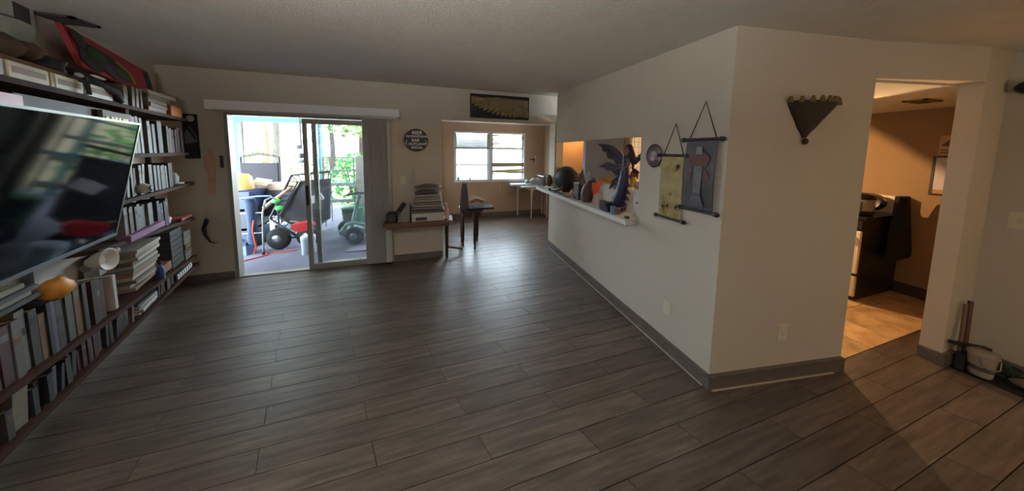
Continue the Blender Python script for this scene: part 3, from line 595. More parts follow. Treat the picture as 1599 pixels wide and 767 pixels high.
# fourth shelf
lay_row('fourth', -1.50, -1.10, (.19, .24), (.022, .034), ['#7a4a34', '#c9c5bb', '#55504c', '#cfc2a0', '#1d1c20', '#a8a49c'], 'leaning books on the fourth shelf', .45, 'fourth shelf')
lay_row('fourth', -1.06, -.58, (.20, .24), (.036, .05), ['#9c8a82', '#a8a49c', '#8a7a66', '#55504c'], 'grey volumes on the fourth shelf', 0, 'grey run on fourth shelf')
t = thing('small_speaker', 'small round white speaker by the black ring on fourth shelf', 'speaker', L((-1.2, .22, 1.19)))
MB().ball(L((-1.18, .235, 1.235)), .04, 14).build('speaker_body', mat('#b9b6b0', .4), t); MB().lathe([(.018, .034), (.024, .040), (.008, .042)], L((-1.18, .235, 1.235)), 14, LN).build('speaker_cone', BLACK, t)
tag(MB().lathe([(.06, 0), (.065, .012), (.03, .02), (.035, .07), (.02, .11), (.0, .12)], L((-.42, .17, 1.187)), 16).build('white_bust', mat('#a9a6a4', .5)), 'small whitish bust on a plate at fourth shelf end', 'bust')
# fifth shelf
lay_row('fifth', -1.24, -1.02, (.26, .29), (.030, .046), ['#c9c5bb', '#c9c5bb', '#a8a49c'], 'tall white volumes on the fifth shelf', 0, 'white run on fifth shelf')
lay_row('fifth', -1.01, -.72, (.22, .28), (.026, .044), ['#3c4658', '#7c8b78', '#2a2c40', '#a8a49c', '#9c8a82'], 'mixed books on the fifth shelf', .0, 'blue run on fifth shelf')
lay_row('fifth', -.70, -.36, (.20, .25), (.034, .048), ['#9c8a82', '#b98f8a', '#8a7a66', '#5a3028'], 'mixed books on the fifth shelf', .0, 'rosy run on fifth shelf')
# top shelf
lay_row('top', -1.26, -1.04, (.13, .16), (.022, .034), ['#7a4a34', '#8a7a66', '#3d2c26', '#cfc2a0'], 'leaning books on the top shelf', .9, 'brown leaning run on top shelf')
tops = [(-.98, -.68, '#a63a3a', 'red and white'), (-.96, -.64, '#b98f8a', 'dusty pink'), (-.97, -.66, '#c9c5bb', 'white'), (-.95, -.60, '#a8a49c', 'pale grey')]
for i, (s0, s1, c_, n_) in enumerate(tops): slab('hardback', (s0, .03, 1.864+i*.036), (s1, .24, 1.898+i*.036), bookmat(c_), n_+' hardback in the flat stack on top shelf beside orange box', 'book', 'flat hardbacks on the top shelf', rot=random.uniform(-.08, .08))
slab('orange_box', (-.58, .05, 1.864), (-.34, .24, 1.96), mat('#a8683a', .6, var=.2), 'orange brown box at the far end of top shelf', 'box')
slab('grey_case', (-.86, .04, 2.012), (-.42, .22, 2.05), mat('#8b8880', .6), 'flat grey case lying on the stack at top shelf end', 'case', rot=.05)
slab('wood_plaque', (-.62, .05, 1.962), (-.30, .21, 1.99), mat('#6d4a2f', .6, var=.2), 'brown wooden plaque lying across the orange box', 'plaque', rot=-.05)
# long pale boxes on the near part of the top shelf
for s0, s1, c_, l in ((-2.50, -2.16, '#a9adc0', 'pale blue long box on top shelf, nearest the frame edge'), (-2.14, -1.93, '#b9b4a6', 'pale beige long box on the top shelf'), (-1.925, -1.90, '#8d7a44', 'narrow mustard box between two pale long boxes'), (-1.895, -1.70, '#c5c6ae', 'ivory green long box on the top shelf'), (-1.67, -1.44, '#c3cbc9', 'pale glassy long box at the right end of row')):
    t = slab('long_box', (s0, .06, 1.862), (s1, .245, 1.935), mat(c_, .35, var=.15, vs=8), l, 'box', 'long pale boxes on the top shelf')
    MB().box(s0+.02, s1-.02 if s1-s0 > .06 else s0+.022, .2455, .2462, 1.885, 1.915, L).build('box_label', mat('#8a7a72', .6), t)
slab('brown_blanket', (-2.4, .05, 1.937), (-1.75, .22, 1.965), mat('#5b3a24', .9, var=.3), 'folded brown cloth lying over the long pale boxes', 'cloth')
t = thing('sleeping_dark_figure', 'black feathery figurine drooping over the pale box on top shelf', 'figurine', L((-1.6, .18, 1.94)))
MB().ball(L((-1.74, .15, 2.0)), .07, 12, (1, 1, .8), .2).ball(L((-1.60, .17, 1.985)), .055, 12, (1.2, 1, .8), .2).build('torso', mat('#17161c', .7), t)
MB().tube([L((-1.75, .2, 1.96)), L((-1.72, .265, 1.93)), L((-1.72, .27, 1.86))], [.014, .012, .008]).build('claw', mat('#121116', .7), t)
MB().tube([L((-1.56, .2, 1.97)), L((-1.45, .26, 1.92)), L((-1.38, .25, 1.87))], [.03, .025, .02]).build('tail', mat('#191a28', .7), t)
MB().ball(L((-1.66, .22, 1.975)), .016, 10).build('eye', mat('#a9a2a8', .3), t)
slab('silver_blade', (-1.60, .23, 1.985), (-1.50, .25, 1.998), mat('#cfcfd2', .3), 'thin silver strip lying over the black figurine', 'strip')
slab('cream_tag', (-1.36, .20, 1.862), (-1.32, .25, 1.895), mat('#d6cbb4', .6), 'small cream tag box at the end of top shelf row', 'box')
slab('red_game_box', (-2.55, .10, 1.665), (-2.10, .25, 1.785), mat('#a8242c', .4), 'red and white game box standing behind top edge of television', 'game box')
slab('dark_case', (-2.08, .06, 1.66), (-1.40, .22, 1.80), mat('#241d1e', .6, var=.2), 'long dark case behind the top edge of television', 'case')
t = thing('brown_cat_plush', 'dark brown plush lump on the near end of top shelf', 'plush', L((-2.1, .15, 1.967)))
MB().ball(L((-2.02, .14, 2.02)), .085, 12, (1.2, 1, .75), .1).build('torso', mat('#3f3129', .9, var=.3), t); MB().ball(L((-1.91, .18, 2.03)), .05, 12, (1, 1, .9), .1).build('head', mat('#46362d', .9, var=.3), t)
slab('dark_bag', (-2.45, .06, 1.967), (-2.13, .2, 2.08), mat('#1b1920', .7, var=.3), 'black bag on the near end of the top shelf', 'bag')
# row of yellow lettered tiles above the television
lt = thing('letter_tile_strip', 'strip of six small yellow tiles above the right corner of television', 'sign', L((-1.4, .25, 1.73)))
MB().box(-1.56, -1.26, .225, .245, 1.705, 1.79, L).build('strip_board', mat('#4b3e38', .6), lt)
for s in (-1.525, -1.475, -1.437, -1.400, -1.356, -1.322): MB().box(s-.014, s+.014, .245, .249, 1.722, 1.755, L).build('yellow_tile', mat('#d8c670', .5), lt)

# poster and red picture on the wall above the shelves
t = thing('wall_poster', 'pale landscape poster above the near end of the shelves', 'poster', L((-1.9, 0, 2.14)))
MB().box(-2.5, -1.43, .003, .012, 2.10, 2.375, L).build('poster_sheet', mat('#9fa79f', .6, var=.35, vs=5), t)
MB().tube([L((-2.2, .014, 2.22)), L((-1.8, .014, 2.24)), L((-1.55, .014, 2.27))], .004).build('printed_branch', mat('#2b2a2e', .7), t)
MB().box(-1.56, -1.46, .012, .0135, 2.27, 2.36, L).build('printed_emblem', mat('#3a3036', .7), t)
t = thing('leaning_canvas', 'red canvas painting with green and black beast leaning tilted on top shelf', 'painting', L((-.7, .05, 2.05)))
def PC(q): return L((-1.36+q[0], .10-q[1]*.18+q[2], 2.08+q[1]-.06*q[0]))
MB().prism([PC((0, 0, 0)), PC((.92, 0, 0)), PC((.95, .25, 0)), PC((-.03, .25, 0))], LN*.022).build('canvas', mat('#8e1f2b', .6, var=.15, vs=4), t)
MB().prism([PC((.80, .02, .023)), PC((.915, .02, .023)), PC((.945, .24, .023)), PC((.86, .24, .023))], LN*.001).build('painted_dark_band', mat('#1d1426', .6), t)  # dark band over the right end of the canvas
R_ = random.Random(4)
for cx, cy, rx, ry, c_ in ((.12, .10, .12, .10, '#15151e'), (.26, .12, .17, .085, '#182018'), (.36, .07, .16, .06, '#3d2a4a'), (.20, .15, .09, .05, '#243a1c'), (.45, .09, .10, .05, '#26381c'), (.05, .20, .05, .06, '#2c2c22')):
    MB().prism([PC((cx+rx*R_.uniform(.75, 1.15)*math.cos(k/14*2*pi), min(.245, max(.004, cy+ry*R_.uniform(.75, 1.15)*math.sin(k/14*2*pi))), .024+len(t.children)*.0012)) for k in range(14)], LN*.001).build('painted_patch', mat(c_, .6, var=.4, vs=14), t)
MB().tube([PC((.42, .17, .032)), PC((.55, .12, .032)), PC((.58, .04, .032))], .008).build('painted_tail', mat('#7d7430', .6), t)
MB().prism([PC((.55, -.012, .03)), PC((.92, -.012, .03)), PC((.92, .006, .03)), PC((.55, .006, .03))], LN*.012).build('canvas_edge', mat('#b0494e', .5), t)
# ceiling vent
def vent(name, label, cx, cy, zf, wx, wy, m):
    t = thing(name, label, 'vent', (cx, cy, zf)); 
    MB().box(cx-wx/2, cx+wx/2, cy-wy/2, cy-wy/2+.02, zf-.012, zf).box(cx-wx/2, cx+wx/2, cy+wy/2-.02, cy+wy/2, zf-.012, zf).box(cx-wx/2, cx-wx/2+.02, cy-wy/2, cy+wy/2, zf-.012, zf).box(cx+wx/2-.02, cx+wx/2, cy-wy/2, cy+wy/2, zf-.012, zf).build('vent_frame', m, t)
    n = 6
    for i in range(n):
        y = cy-wy/2+.02+(wy-.04)*(i+.5)/n; MB().obox((cx, y, zf-.008), (wx-.04, (wy-.04)/n*.75, .003), (.6, 0, 0)).build('slat', m, t)
    MB().box(cx-wx/2+.02, cx+wx/2-.02, cy-wy/2+.02, cy+wy/2-.02, zf-.001, zf-.0005).build('vent_dark_sheet', mat('#0c0b0b', .9), t)  # near-black sheet stands in for the shade inside the vent
vent('ceiling_vent', 'dark dusty ceiling vent above the bookshelf', -2.31, 2.26, ceil_z(2.18)-.002, .17, .13, mat('#4b443f', .7))
vent('kitchen_ceiling_vent', 'small brownish vent in the kitchen ceiling seen through the doorway', 4.2, 1.09, 2.049, .28, .12, mat('#8a7440', .7))

# ------------------------------------------------------------------ television
TVS0, TVS1, TZ0, TZ1, TB, TT = -2.97, -1.735, 1.005, 1.705, .305, .435
def T(q):   # q: s, height fraction along the tilted screen (m), out of the screen
    k = (TZ1-TZ0); h = math.hypot(k, TT-TB); uz, uo = k/h, (TT-TB)/h
    return L((q[0], TB+uo*q[1]+uz*q[2], TZ0+uz*q[1]-uo*q[2]))
HT = math.hypot(TZ1-TZ0, TT-TB)
SCR = mat('#04050a', .06); SCR.node_tree.nodes['Principled BSDF'].inputs['IOR'].default_value = 1.12
tv = thing('television', 'large wall mounted flat television tilted down in front of the bookshelf', 'television', L((-2.35, .3, 1.0)))
MB().box(TVS0, TVS1, 0, HT, -.05, -.004, T).build('casing', mat('#121214', .4), tv, .004)
MB().box(TVS0+.012, TVS1-.012, .018, HT-.012, -.004, 0, T).build('screen', SCR, tv)
bz = MB().box(TVS0, TVS1, HT-.012, HT, -.004, .003, T).box(TVS0, TVS1, 0, .018, -.004, .003, T).box(TVS0, TVS0+.012, .018, HT-.012, -.004, .003, T).box(TVS1-.012, TVS1, .018, HT-.012, -.004, .003, T)
bz.build('bezel', mat('#6f7478', .3, .5), tv)
MB().tube([L((-2.35, .02, 1.4)), L((-2.3, .15, 1.4)), L((-2.35, .30, 1.37))], .03).box(-2.5, -2.2, .0, .03, 1.25, 1.55, L).build('wall_arm', BLACK, tv)

# ------------------------------------------------------------------ back wall items
t = thing('moon_poster', 'black poster with pale moon hung beside the shelf end', 'poster', (-2.70, 3.465, 1.43))
MB().box(-2.765, -2.635, 3.460, 3.468, 1.435, 1.93).build('poster_sheet', mat('#17181d', .5), t)
MB().lathe([(.035, 0), (.035, .001)], (-2.69, 3.459, 1.88), 20, (0, -1, 0)).build('printed_moon', mat('#a9aeae', .6), t)
MB().prism([(-2.75, 3.459, 1.72), (-2.70, 3.459, 1.80), (-2.645, 3.459, 1.68), (-2.645, 3.459, 1.62), (-2.75, 3.459, 1.60)], (0, -.001, 0)).build('printed_cloud', mat('#6d7078', .6), t)
MB().prism([(-2.735, 3.4575, 1.78), (-2.70, 3.4575, 1.775), (-2.645, 3.4575, 1.66), (-2.66, 3.4575, 1.64)], (0, -.001, 0)).build('printed_arm', mat('#22232a', .6), t)
pk = thing('paper_cutout', 'faded pink paper figure stuck to the wall left of the door', 'wall decoration', (-2.56, 3.465, 1.0))
MB().prism([(-2.60, 3.467, 1.02), (-2.585, 3.467, 1.25), (-2.615, 3.467, 1.32), (-2.61, 3.467, 1.47), (-2.57, 3.467, 1.50), (-2.565, 3.467, 1.55), (-2.53, 3.467, 1.55), (-2.525, 3.467, 1.48), (-2.50, 3.467, 1.44), (-2.515, 3.467, 1.26), (-2.535, 3.467, 1.02)], (0, -.004, 0)).build('cutout', mat('#c09c8a', .8, var=.15, vs=8), pk)
t = thing('black_lizard', 'black metal lizard ornament with curled tail on the wall left of door', 'ornament', (-2.62, 3.46, .42))
MB().ball((-2.625, 3.452, .72), .022, 10, (1, .5, 1.3)).build('head', BLACK, t); MB().tube([(-2.63, 3.455, .70), (-2.655, 3.452, .63), (-2.645, 3.452, .55), (-2.61, 3.455, .47), (-2.57, 3.458, .45), (-2.545, 3.46, .455)], [.016, .018, .014, .009, .006, .003]).build('torso', BLACK, t)
tag(MB().box(-2.463, -2.440, 3.455, 3.47, 1.33, 1.47).build('door_latch_plate', DGREY), 'small dark plate on the wall beside the door jamb', 'plate')
def plate(name, label, cat, fr, w, h, rocker=None):
    t = thing(name, label, cat, fr((0, 0, 0)), 'switch and outlet plates')
    MB().box(-w/2, w/2, 0, .006, -h/2, h/2, fr).build('cover_plate', mat('#d9d2c0', .4), t, .002)
    if rocker == 'outlet':
        for z in (-.02, .02): MB().box(-.014, .014, .006, .009, z-.013, z+.013, fr).build('socket', mat('#cfc8b6', .4), t)
    else: MB().box(-.010, .010, .006, .011, -.018, .018, fr).build('rocker', mat('#cfc8b6', .4), t)
plate('outlet_plate', 'cream outlet plate low on the grey partition wall', 'outlet', lambda q: Vector((1.69-q[1], 1.345-q[0], .345+q[2])), .055, .10, 'outlet')
plate('switch_plate', 'cream plate low on the tan wall below the wedge ornament', 'switch plate', lambda q: E((.555+q[0], q[1], .335+q[2])), .075, .12)
plate('switch_plate', 'white switch plate between round sign and the door on back wall', 'switch plate', lambda q: Vector((-.52+q[0], 3.47-q[1], 1.14+q[2])), .06, .11)
plate('switch_plate', 'cream switch plate at the right edge of the right wall', 'switch plate', lambda q: Vector((3.93-q[1], .60-q[0], 1.10+q[2])), .075, .12)
# round sign
rs = thing('round_sign', 'round black sign with white lettering on back wall', 'sign', (-.34, 3.46, 1.54))
MB().lathe([(.152, 0), (.155, .004), (.155, .012), (.150, .016)], (-.338, 3.47, 1.695), 40, (0, -1, 0)).build('sign_disc', mat('#101014', .5), rs)
LT = mat('#f0eef2', .6)
for i, (s_, z, sz) in enumerate((('BEER', 1.795, .062), ('DOWNTOWN', 1.745, .042), ('BAR', 1.693, .056), ('OUTLAWS', 1.640, .048), ('SPECIAL', 1.592, .042))):
    text(s_, sz, LT, rs, (-.338+(.01 if i != 2 else -.01), 3.4535, z), (1, 0, 0), (0, 0, 1))
for sx in (-1, 1):
    MB().tube([(-.338+sx*.115, 3.4535, 1.70), (-.338+sx*.135, 3.4535, 1.66), (-.338+sx*.12, 3.4535, 1.63)], .004, 6).build('flourish', LT, rs)
# wing plaque on the header
wpq = thing('wing_plaque', 'black panel with bronze feathered wing on the header over the nook', 'wall art', (.855, 3.46, 2.05))
MB().box(.40, 1.306, 3.452, 3.47, 2.04, 2.385).build('panel', mat('#14131a', .5), wpq, .003)
BRZ = [mat(c_, .5, .05, var=.3, vs=15) for c_ in ('#85764a', '#93804c', '#86694a', '#7d7050')]
for r in range(3):
    n = (13, 11, 9)[r]
    for i in range(n):
        f = i/(n-1); ln = (.34, .27, .2)[r]; bx = .80+.28*f-.05*r if r == 0 else .86+.30*f; bz = 2.30-.05*f*(1-r*.2)-.05*r
        ang = pi*(1.0+.42*f); bx = .62+.5*f+r*.05; bz = 2.325-.055*f-.035*r
        dx, dz = math.cos(ang), math.sin(ang); lz = ln*(1-.35*f)
        px, pz = -dz, dx; wv = .022
        pts = [(bx, bz), (bx+dx*lz*.5+px*wv, bz+dz*lz*.5+pz*wv), (bx+dx*lz*.9+px*wv*.8, bz+dz*lz*.9+pz*wv*.8), (bx+dx*lz, bz+dz*lz), (bx+dx*lz*.9-px*wv*.8, bz+dz*lz*.9-pz*wv*.8), (bx+dx*lz*.5-px*wv, bz+dz*lz*.5-pz*wv)]
        pts = [(min(1.29, max(.42, x)), min(2.37, max(2.055, z))) for x, z in pts]
        MB().prism([(x, 3.451-.004*r-i*.0004, z) for x, z in pts], (0, -.005, 0)).build('feather', BRZ[(i+r) % 4], wpq)
MB().prism([(.60, 3.438, 2.335), (.80, 3.438, 2.345), (1.05, 3.438, 2.335), (1.28, 3.438, 2.33), (1.29, 3.438, 2.07), (1.20, 3.438, 2.07), (1.05, 3.438, 2.12), (.85, 3.438, 2.17), (.66, 3.438, 2.25)], (0, -.006, 0)).build('wing_body', BRZ[3], wpq)

# ------------------------------------------------------------------ console desk by the back wall
ds = thing('console_desk', 'brown topped console desk with one white and one dark leg below round sign', 'desk', (-.35, 3.35, 0))
MB().box(-.735, .13, 3.19, 3.45, .575, .615).build('desk_top', BRWOOD, ds, .006)
MB().box(-.70, .09, 3.22, 3.24, .535, .575).build('apron', mat('#5a3d30', .5), ds)
MB().box(-.735, -.665, 3.36, 3.44, .04, .575).build('leg', mat('#b9c0be', .5), ds, .006)
MB().lathe([(.018, 0), (.028, .01), (.028, .04), (.02, .05)], (-.70, 3.40, 0), 12).build('caster', BLACK, ds)
MB().lathe([(.018, 0), (.022, .05), (.026, .35), (.030, .575)], (.055, 3.40, 0), 12).build('leg', DWOOD, ds)
MB().obox((.17, 3.5, .10), (.26, .02, .03), (0, .35, .3)).build('floor_brace', mat('#6a5748', .6), ds)
slab_ = lambda x0, x1, y0, y1, z0, z1: MB().box(x0, x1, y0, y1, z0, z1)
t = thing('speaker_cube', 'small black cube speaker at the left end of console desk', 'speaker', (-.64, 3.32, .615))
MB().box(-.70, -.585, 3.25, 3.37, .615, .735).build('cabinet', BLACK, t, .006); MB().lathe([(.035, 0), (.045, .003), (.045, .005)], (-.643, 3.249, .675), 16, (0, -1, 0)).build('speaker_cone', DGREY, t)
t = thing('desk_file', 'grey wedge shaped magazine file on the console desk beside black cube', 'file holder', (-.47, 3.32, .615))
MB().prism([(-.56, 3.24, .615), (-.415, 3.24, .615), (-.415, 3.24, .84), (-.46, 3.24, .84), (-.555, 3.24, .69)], (0, .10, 0)).build('holder', mat('#7c7a78', .6), t); MB().obox((-.50, 3.38, .76), (.14, .03, .14), (0, .6, 0)).build('dark_folder', BLACK, t)
pr_ = thing('printer', 'white based desktop printer with grey paper stack and upright tray on desk', 'printer', (-.2, 3.32, .615))
MB().box(-.39, .02, 3.21, 3.43, .615, .725).build('printer_base', mat('#c6c2bc', .4), pr_, .008)
MB().box(-.34, -.20, 3.205, 3.212, .632, .675).build('output_slot', mat('#2a292c', .5), pr_)
MB().box(-.395, .025, 3.22, 3.43, .725, .76).build('scanner_lid', mat('#4c4744', .5), pr_, .006)
for i in range(6): MB().obox((-.19, 3.33, .785+i*.034), (.38-.012*i, .18, .026), (0, 0, random.uniform(-.04, .04))).build('paper_ream', mat(['#77706a', '#8b857d', '#6e6862', '#918b84', '#7d7770', '#8f8a84'][i], .7), pr_)
for z, wd in ((.985, .34), (1.065, .30)):
    MB().prism([(-.36+.34/12*i, 3.26, z+(.035*math.sin(pi*i/12) if wd < .34 else .03*math.sin(pi*i/12))) for i in range(13)], (0, .14, 0)).build('rolled_sheet', mat('#3f3d40', .5), pr_)
MB().obox((-.21, 3.41, 1.16), (.30, .012, .30), (-.12, 0, 0)).build('paper_tray', mat('#a79d94', .4), pr_)
t = thing('pump_bottle', 'pale pink pump bottle at the right end of console desk', 'bottle', (.06, 3.3, .615))
MB().lathe([(.028, 0), (.030, .02), (.028, .13), (.012, .16), (.010, .18)], (.06, 3.30, .615), 14).build('bottle_body', mat('#c49a90', .3), t); MB().tube([(.06, 3.30, .79), (.06, 3.30, .83), (.03, 3.29, .83)], .007).build('pump', WHITE, t)
# dark side table in the nook, with black bag and slab
tb = thing('side_table', 'small dark wooden side table with turned legs at the nook entrance', 'table', (.50, 3.75, 0))
MB().box(.27, .62, 3.58, 3.98, .60, .63).build('table_top', DWOOD, tb, .004); MB().box(.30, .585, 3.605, 3.625, .525, .60).box(.30, .585, 3.935, 3.955, .525, .60).box(.30, .32, 3.625, 3.935, .525, .60).box(.565, .585, 3.625, 3.935, .525, .60).build('apron', DWOOD, tb)
for x, y in ((.49, 3.615), (.32, 3.78), (.575, 3.94), (.31, 3.94)):
    MB().lathe([(.012, 0), (.020, .015), (.014, .04), (.022, .12), (.026, .34), (.018, .37), (.028, .40), (.020, .43), (.026, .45), (.026, .60)], (x, y, 0), 14).build('leg', DWOOD, tb)
tag(MB().box(.40, .80, 3.60, 3.86, .632, .658).build('laptop', mat('#221a20', .85, spec=.1), None, .004), 'closed dark laptop overhanging the dark side table', 'laptop')
t = thing('black_bag', 'upright dark grey bag standing on the dark side table', 'bag', (.33, 3.70, .63))
R = [[(.335+rx*math.cos(k/14*2*pi), 3.70+ry*math.sin(k/14*2*pi), z) for k in range(14)] for z, rx, ry in ((.632, .07, .05), (.70, .075, .055), (.85, .06, .045), (.95, .055, .035), (1.02, .035, .02), (1.045, .02, .012))]
MB().ring(R).build('bag_body', mat('#4a4348', .8, var=.2), t); MB().tube([(.30, 3.70, 1.0), (.31, 3.68, 1.07), (.36, 3.68, 1.07), (.375, 3.70, 1.0)], .006).build('handle', BLACK, t)
tag(MB().tube([(.45, 3.9, .70), (.55, 3.9, .75), (.68, 3.9, .70)], [.03, .04, .03]).build('folded_cloth', mat('#8d7f78', .9)), 'rumpled grey cloth behind the laptop on side table', 'cloth')
# white curved leg table under the nook window
wt = thing('white_table', 'white painted table with curved legs under the nook window', 'table', (2.15, 5.1, 0))
MB().box(1.74, 2.43, 4.98, 5.36, .73, .755).build('table_top', mat('#c9c6bf', .5), wt, .004)
for x, y in ((2.0, 5.02), (1.77, 5.33), (2.40, 5.02), (2.40, 5.33)):
    MB().lathe([(.016, 0), (.016, .02), (.013, .08), (.017, .40), (.026, .62), (.028, .73)], (x, y, 0), 12).build('leg', mat('#c2c0ba', .5), wt)
for (xa, ya), (xb, yb) in (((1.77, 5.33), (2.0, 5.02)), ((2.0, 5.02), (2.40, 5.02))):
    n = 10; poly = [(xa+(xb-xa)*i/n, ya+(yb-ya)*i/n, .63+.06*math.sin(pi*i/n)) for i in range(n+1)]+[(xb, yb, .73), (xa, ya, .73)]
    MB().prism(poly, (.012, .01, 0)).build('apron', mat('#c2c0ba', .5), wt)
tag(MB().box(1.55, 2.3, 5.10, 5.34, .757, .80).build('ironing_board', mat('#a9b9c9', .6)), 'pale blue board lying across white table below window', 'board')
for i, (x, y, r, c_, l) in enumerate(((2.08, 5.1, .09, '#7f857c', 'grey green sack on the white table nearest the counter'), (2.22, 5.15, .08, '#b9b6ae', 'white plastic bag on the white table'), (2.36, 5.1, .07, '#59605a', 'dark green sack on the right of white table'), (1.95, 5.2, .06, '#a7aaa8', 'small pale bag at the left of the white table'))):
    tag(MB().ball((x, y, .80+r*.75), r, 12, (1, .9, .85), .15).build('sack', mat(c_, .6, var=.3, vs=14)), l, 'bag', 'bags on the white table')
t = thing('wall_hook', 'black rod hook with two pale knobs on wall right of window', 'hook', (2.15, NY-.02, 1.3))
MB().tube([(2.08, NY-.01, 1.36), (2.18, NY-.04, 1.37)], .012).build('rod', BLACK, t)
for z in (1.43, 1.26): MB().ball((2.2, NY-.03, z), .025, 10).build('knob', mat('#c9bfae', .3), t)
MB().box(2.18, 2.20, NY-.012, NY, 1.22, 1.46).build('back_plate', mat('#7a5a40', .6), t)
for x, wd, h_, c_, l in ((.355, .05, .06, '#8a8d86', 'small grey cup at the left end of nook windowsill'), (.62, .03, .05, '#5a6068', 'tiny dark trinket on the nook windowsill')):
    tag(MB().lathe([(wd*.6, 0), (wd*.7, h_*.3), (wd*.55, h_*.7), (wd*.7, h_)], (x, NY+.02, .90), 12).build('sill_trinket', mat(c_, .6)), l, 'trinket', 'trinkets on the nook windowsill')
for i, (x, z0) in enumerate(((1.30, .86), (1.55, .86))):
    tag(MB().tube([(x, NY-.03, z0), (x+.03, NY-.04, z0-.12), (x+.02, NY-.035, z0-.24)], .004, 6).build('blind_cord', mat('#d0c9bc', .7)), ['left dangling white blind cord below the nook window', 'right dangling white blind cord below the nook window'][i], 'cord', 'cords below the nook window')

# ------------------------------------------------------------------ serving counter clutter
CZ = .946
hb = thing('black_helmet', 'large round black quilted bag at the far end of serving counter', 'bag', (1.78, 3.12, CZ))
MB().ball((1.80, 3.12, CZ+.20), .2, 18, (.75, 1.15, .98), .04).build('bag_shell', mat('#1b161a', .75, var=.3, vs=18), hb)
MB().tube([(1.68, 2.98, CZ+.10), (1.64, 3.1, CZ+.05), (1.66, 3.25, CZ+.03)], .02).build('strap', BLACK, hb)
t = thing('wire_basket', 'grey wire basket with cloths beyond the black bag on counter', 'basket', (1.67, 3.62, CZ))
for k in range(8):
    y = 3.50+k*.036; MB().tube([(1.605, y, CZ+.20), (1.605, y, CZ+.005), (1.735, y, CZ+.005), (1.735, y, CZ+.20)], .004, 5).build('wire', STEEL, t)
MB().tube([(1.605, 3.50, CZ+.2), (1.605, 3.755, CZ+.2), (1.735, 3.755, CZ+.2), (1.735, 3.50, CZ+.2)], .006, 6, True).build('rim', STEEL, t)
tag(MB().ball((1.67, 3.62, CZ+.13), .105, 12, (.5, 1.0, 1.0), .15).build('cloth_bundle', mat('#8b8682', .9, var=.3, vs=12)), 'grey cloth bundle inside the wire basket', 'cloth')
tag(MB().ball((1.63, 3.37, CZ+.155), .085, 12, (.5, .9, 1.1), .15).build('knit_hat', mat('#5a4238', .9, var=.4, vs=12)), 'brown knit hat leaning behind the black bag', 'hat')
t = thing('clutter_chain', 'dark twisted cable lying at front edge of serving counter', 'cable', (1.64, 3.0, CZ))
MB().tube([(1.63+.02*math.sin(i*2), 2.72+i*.05, CZ+.012+.006*math.cos(i)) for i in range(12)], .011, 6).build('cable_run', mat('#2c2a2e', .6), t)
MB().ball((1.63, 3.33, CZ+.02), .025, 8).build('plug', BLACK, t)
tag(MB().ball((1.76, 2.80, CZ+.055), .075, 12, (1, 1.2, .7), .12).build('amber_bowl', mat('#b5794a', .4)), 'amber brown crumpled bowl right of the black bag', 'bowl')
t = thing('tall_black_box', 'tall black narrow box standing on the serving counter', 'box', (1.72, 2.64, CZ))
MB().box(1.66, 1.78, 2.58, 2.69, CZ, CZ+.20).build('carton', mat('#18181b', .5), t, .003); MB().box(1.655, 1.785, 2.575, 2.695, CZ+.20, CZ+.212).build('lid', mat('#24201f', .5), t)
tag(MB().box(1.80, 1.98, 2.56, 2.76, CZ, CZ+.215).box(1.80, 1.98, 2.56, 2.76, CZ+.215, CZ+.225).build('red_topped_carton', mat('#a64a30', .6)), 'red orange carton behind the tall black box', 'carton')
def dragon(x, y, z, h, c1, c2, label, flip=1):
    t = thing('dragon_figurine', label, 'figurine', (x, y, z), 'dragon figurines on the serving counter')
    m1, m2 = mat(c1, .5, var=.3, vs=20), mat(c2, .5, var=.3, vs=20)
    MB().tube([(x, y, z), (x, y+.02*flip, z+h*.25), (x-.01, y, z+h*.45), (x, y-.03*flip, z+h*.62), (x, y-.06*flip, z+h*.70)], [h*.16, h*.18, h*.13, h*.07, h*.06], 10).build('torso', m1, t)
    MB().tube([(x, y-.05*flip, z+h*.68), (x, y-.11*flip, z+h*.70), (x, y-.15*flip, z+h*.64)], [h*.07, h*.06, h*.02], 8).build('head', m1, t)
    for s in (-1, 1):
        MB().prism([(x+s*.02, y+.02*flip, z+h*.5), (x+s*.05, y+.05*flip, z+h*1.0), (x+s*.06, y+.09*flip, z+h*.82), (x+s*.06, y+.12*flip, z+h*.86), (x+s*.05, y+.12*flip, z+h*.5)], (.006, 0, 0)).build('wing', m2, t)
    MB().tube([(x, y+.03*flip, z+h*.1), (x-.03, y+.10*flip, z+h*.05), (x-.05, y+.12*flip, z+h*.12)], [h*.08, h*.05, h*.01], 8).build('tail', m1, t)
dragon(1.72, 2.47, CZ, .40, '#463038', '#58484e', 'dark plum winged dragon figurine beside the tall black box')
dragon(1.98, 2.16, CZ+.20, .24, '#7a2f2c', '#8a4a3a', 'red and gold dragon figurine behind the white bundle', -1)
t = thing('white_sack_bundle', 'white crumpled plastic bundle in the middle of serving counter', 'bag', (1.84, 2.2, CZ))
bb = MB(); RR = random.Random(3); R = []
for i in range(7):
    z = CZ+.002+.235*i/6; q = (1.0, 1.05, 1.0, .97, .93, .9, .7)[i]
    R.append([(1.915+.135*q*math.cos(k/20*2*pi)*(1+RR.uniform(-.08, .08)), 2.20+.27*q*math.sin(k/20*2*pi)*(1+RR.uniform(-.08, .08)), z+RR.uniform(-.01, .01)*(0 < i)) for k in range(20)])
bb.ring(R, True).build('bundle', mat('#e8e8e8', .5, var=.06), t)
MB().prism([(1.74, 2.42, CZ), (1.72, 2.26, CZ), (1.73, 2.30, CZ+.14), (1.74, 2.38, CZ+.10)], (.05, 0, 0)).build('crumpled_corner', mat('#cfb9a6', .5), t)
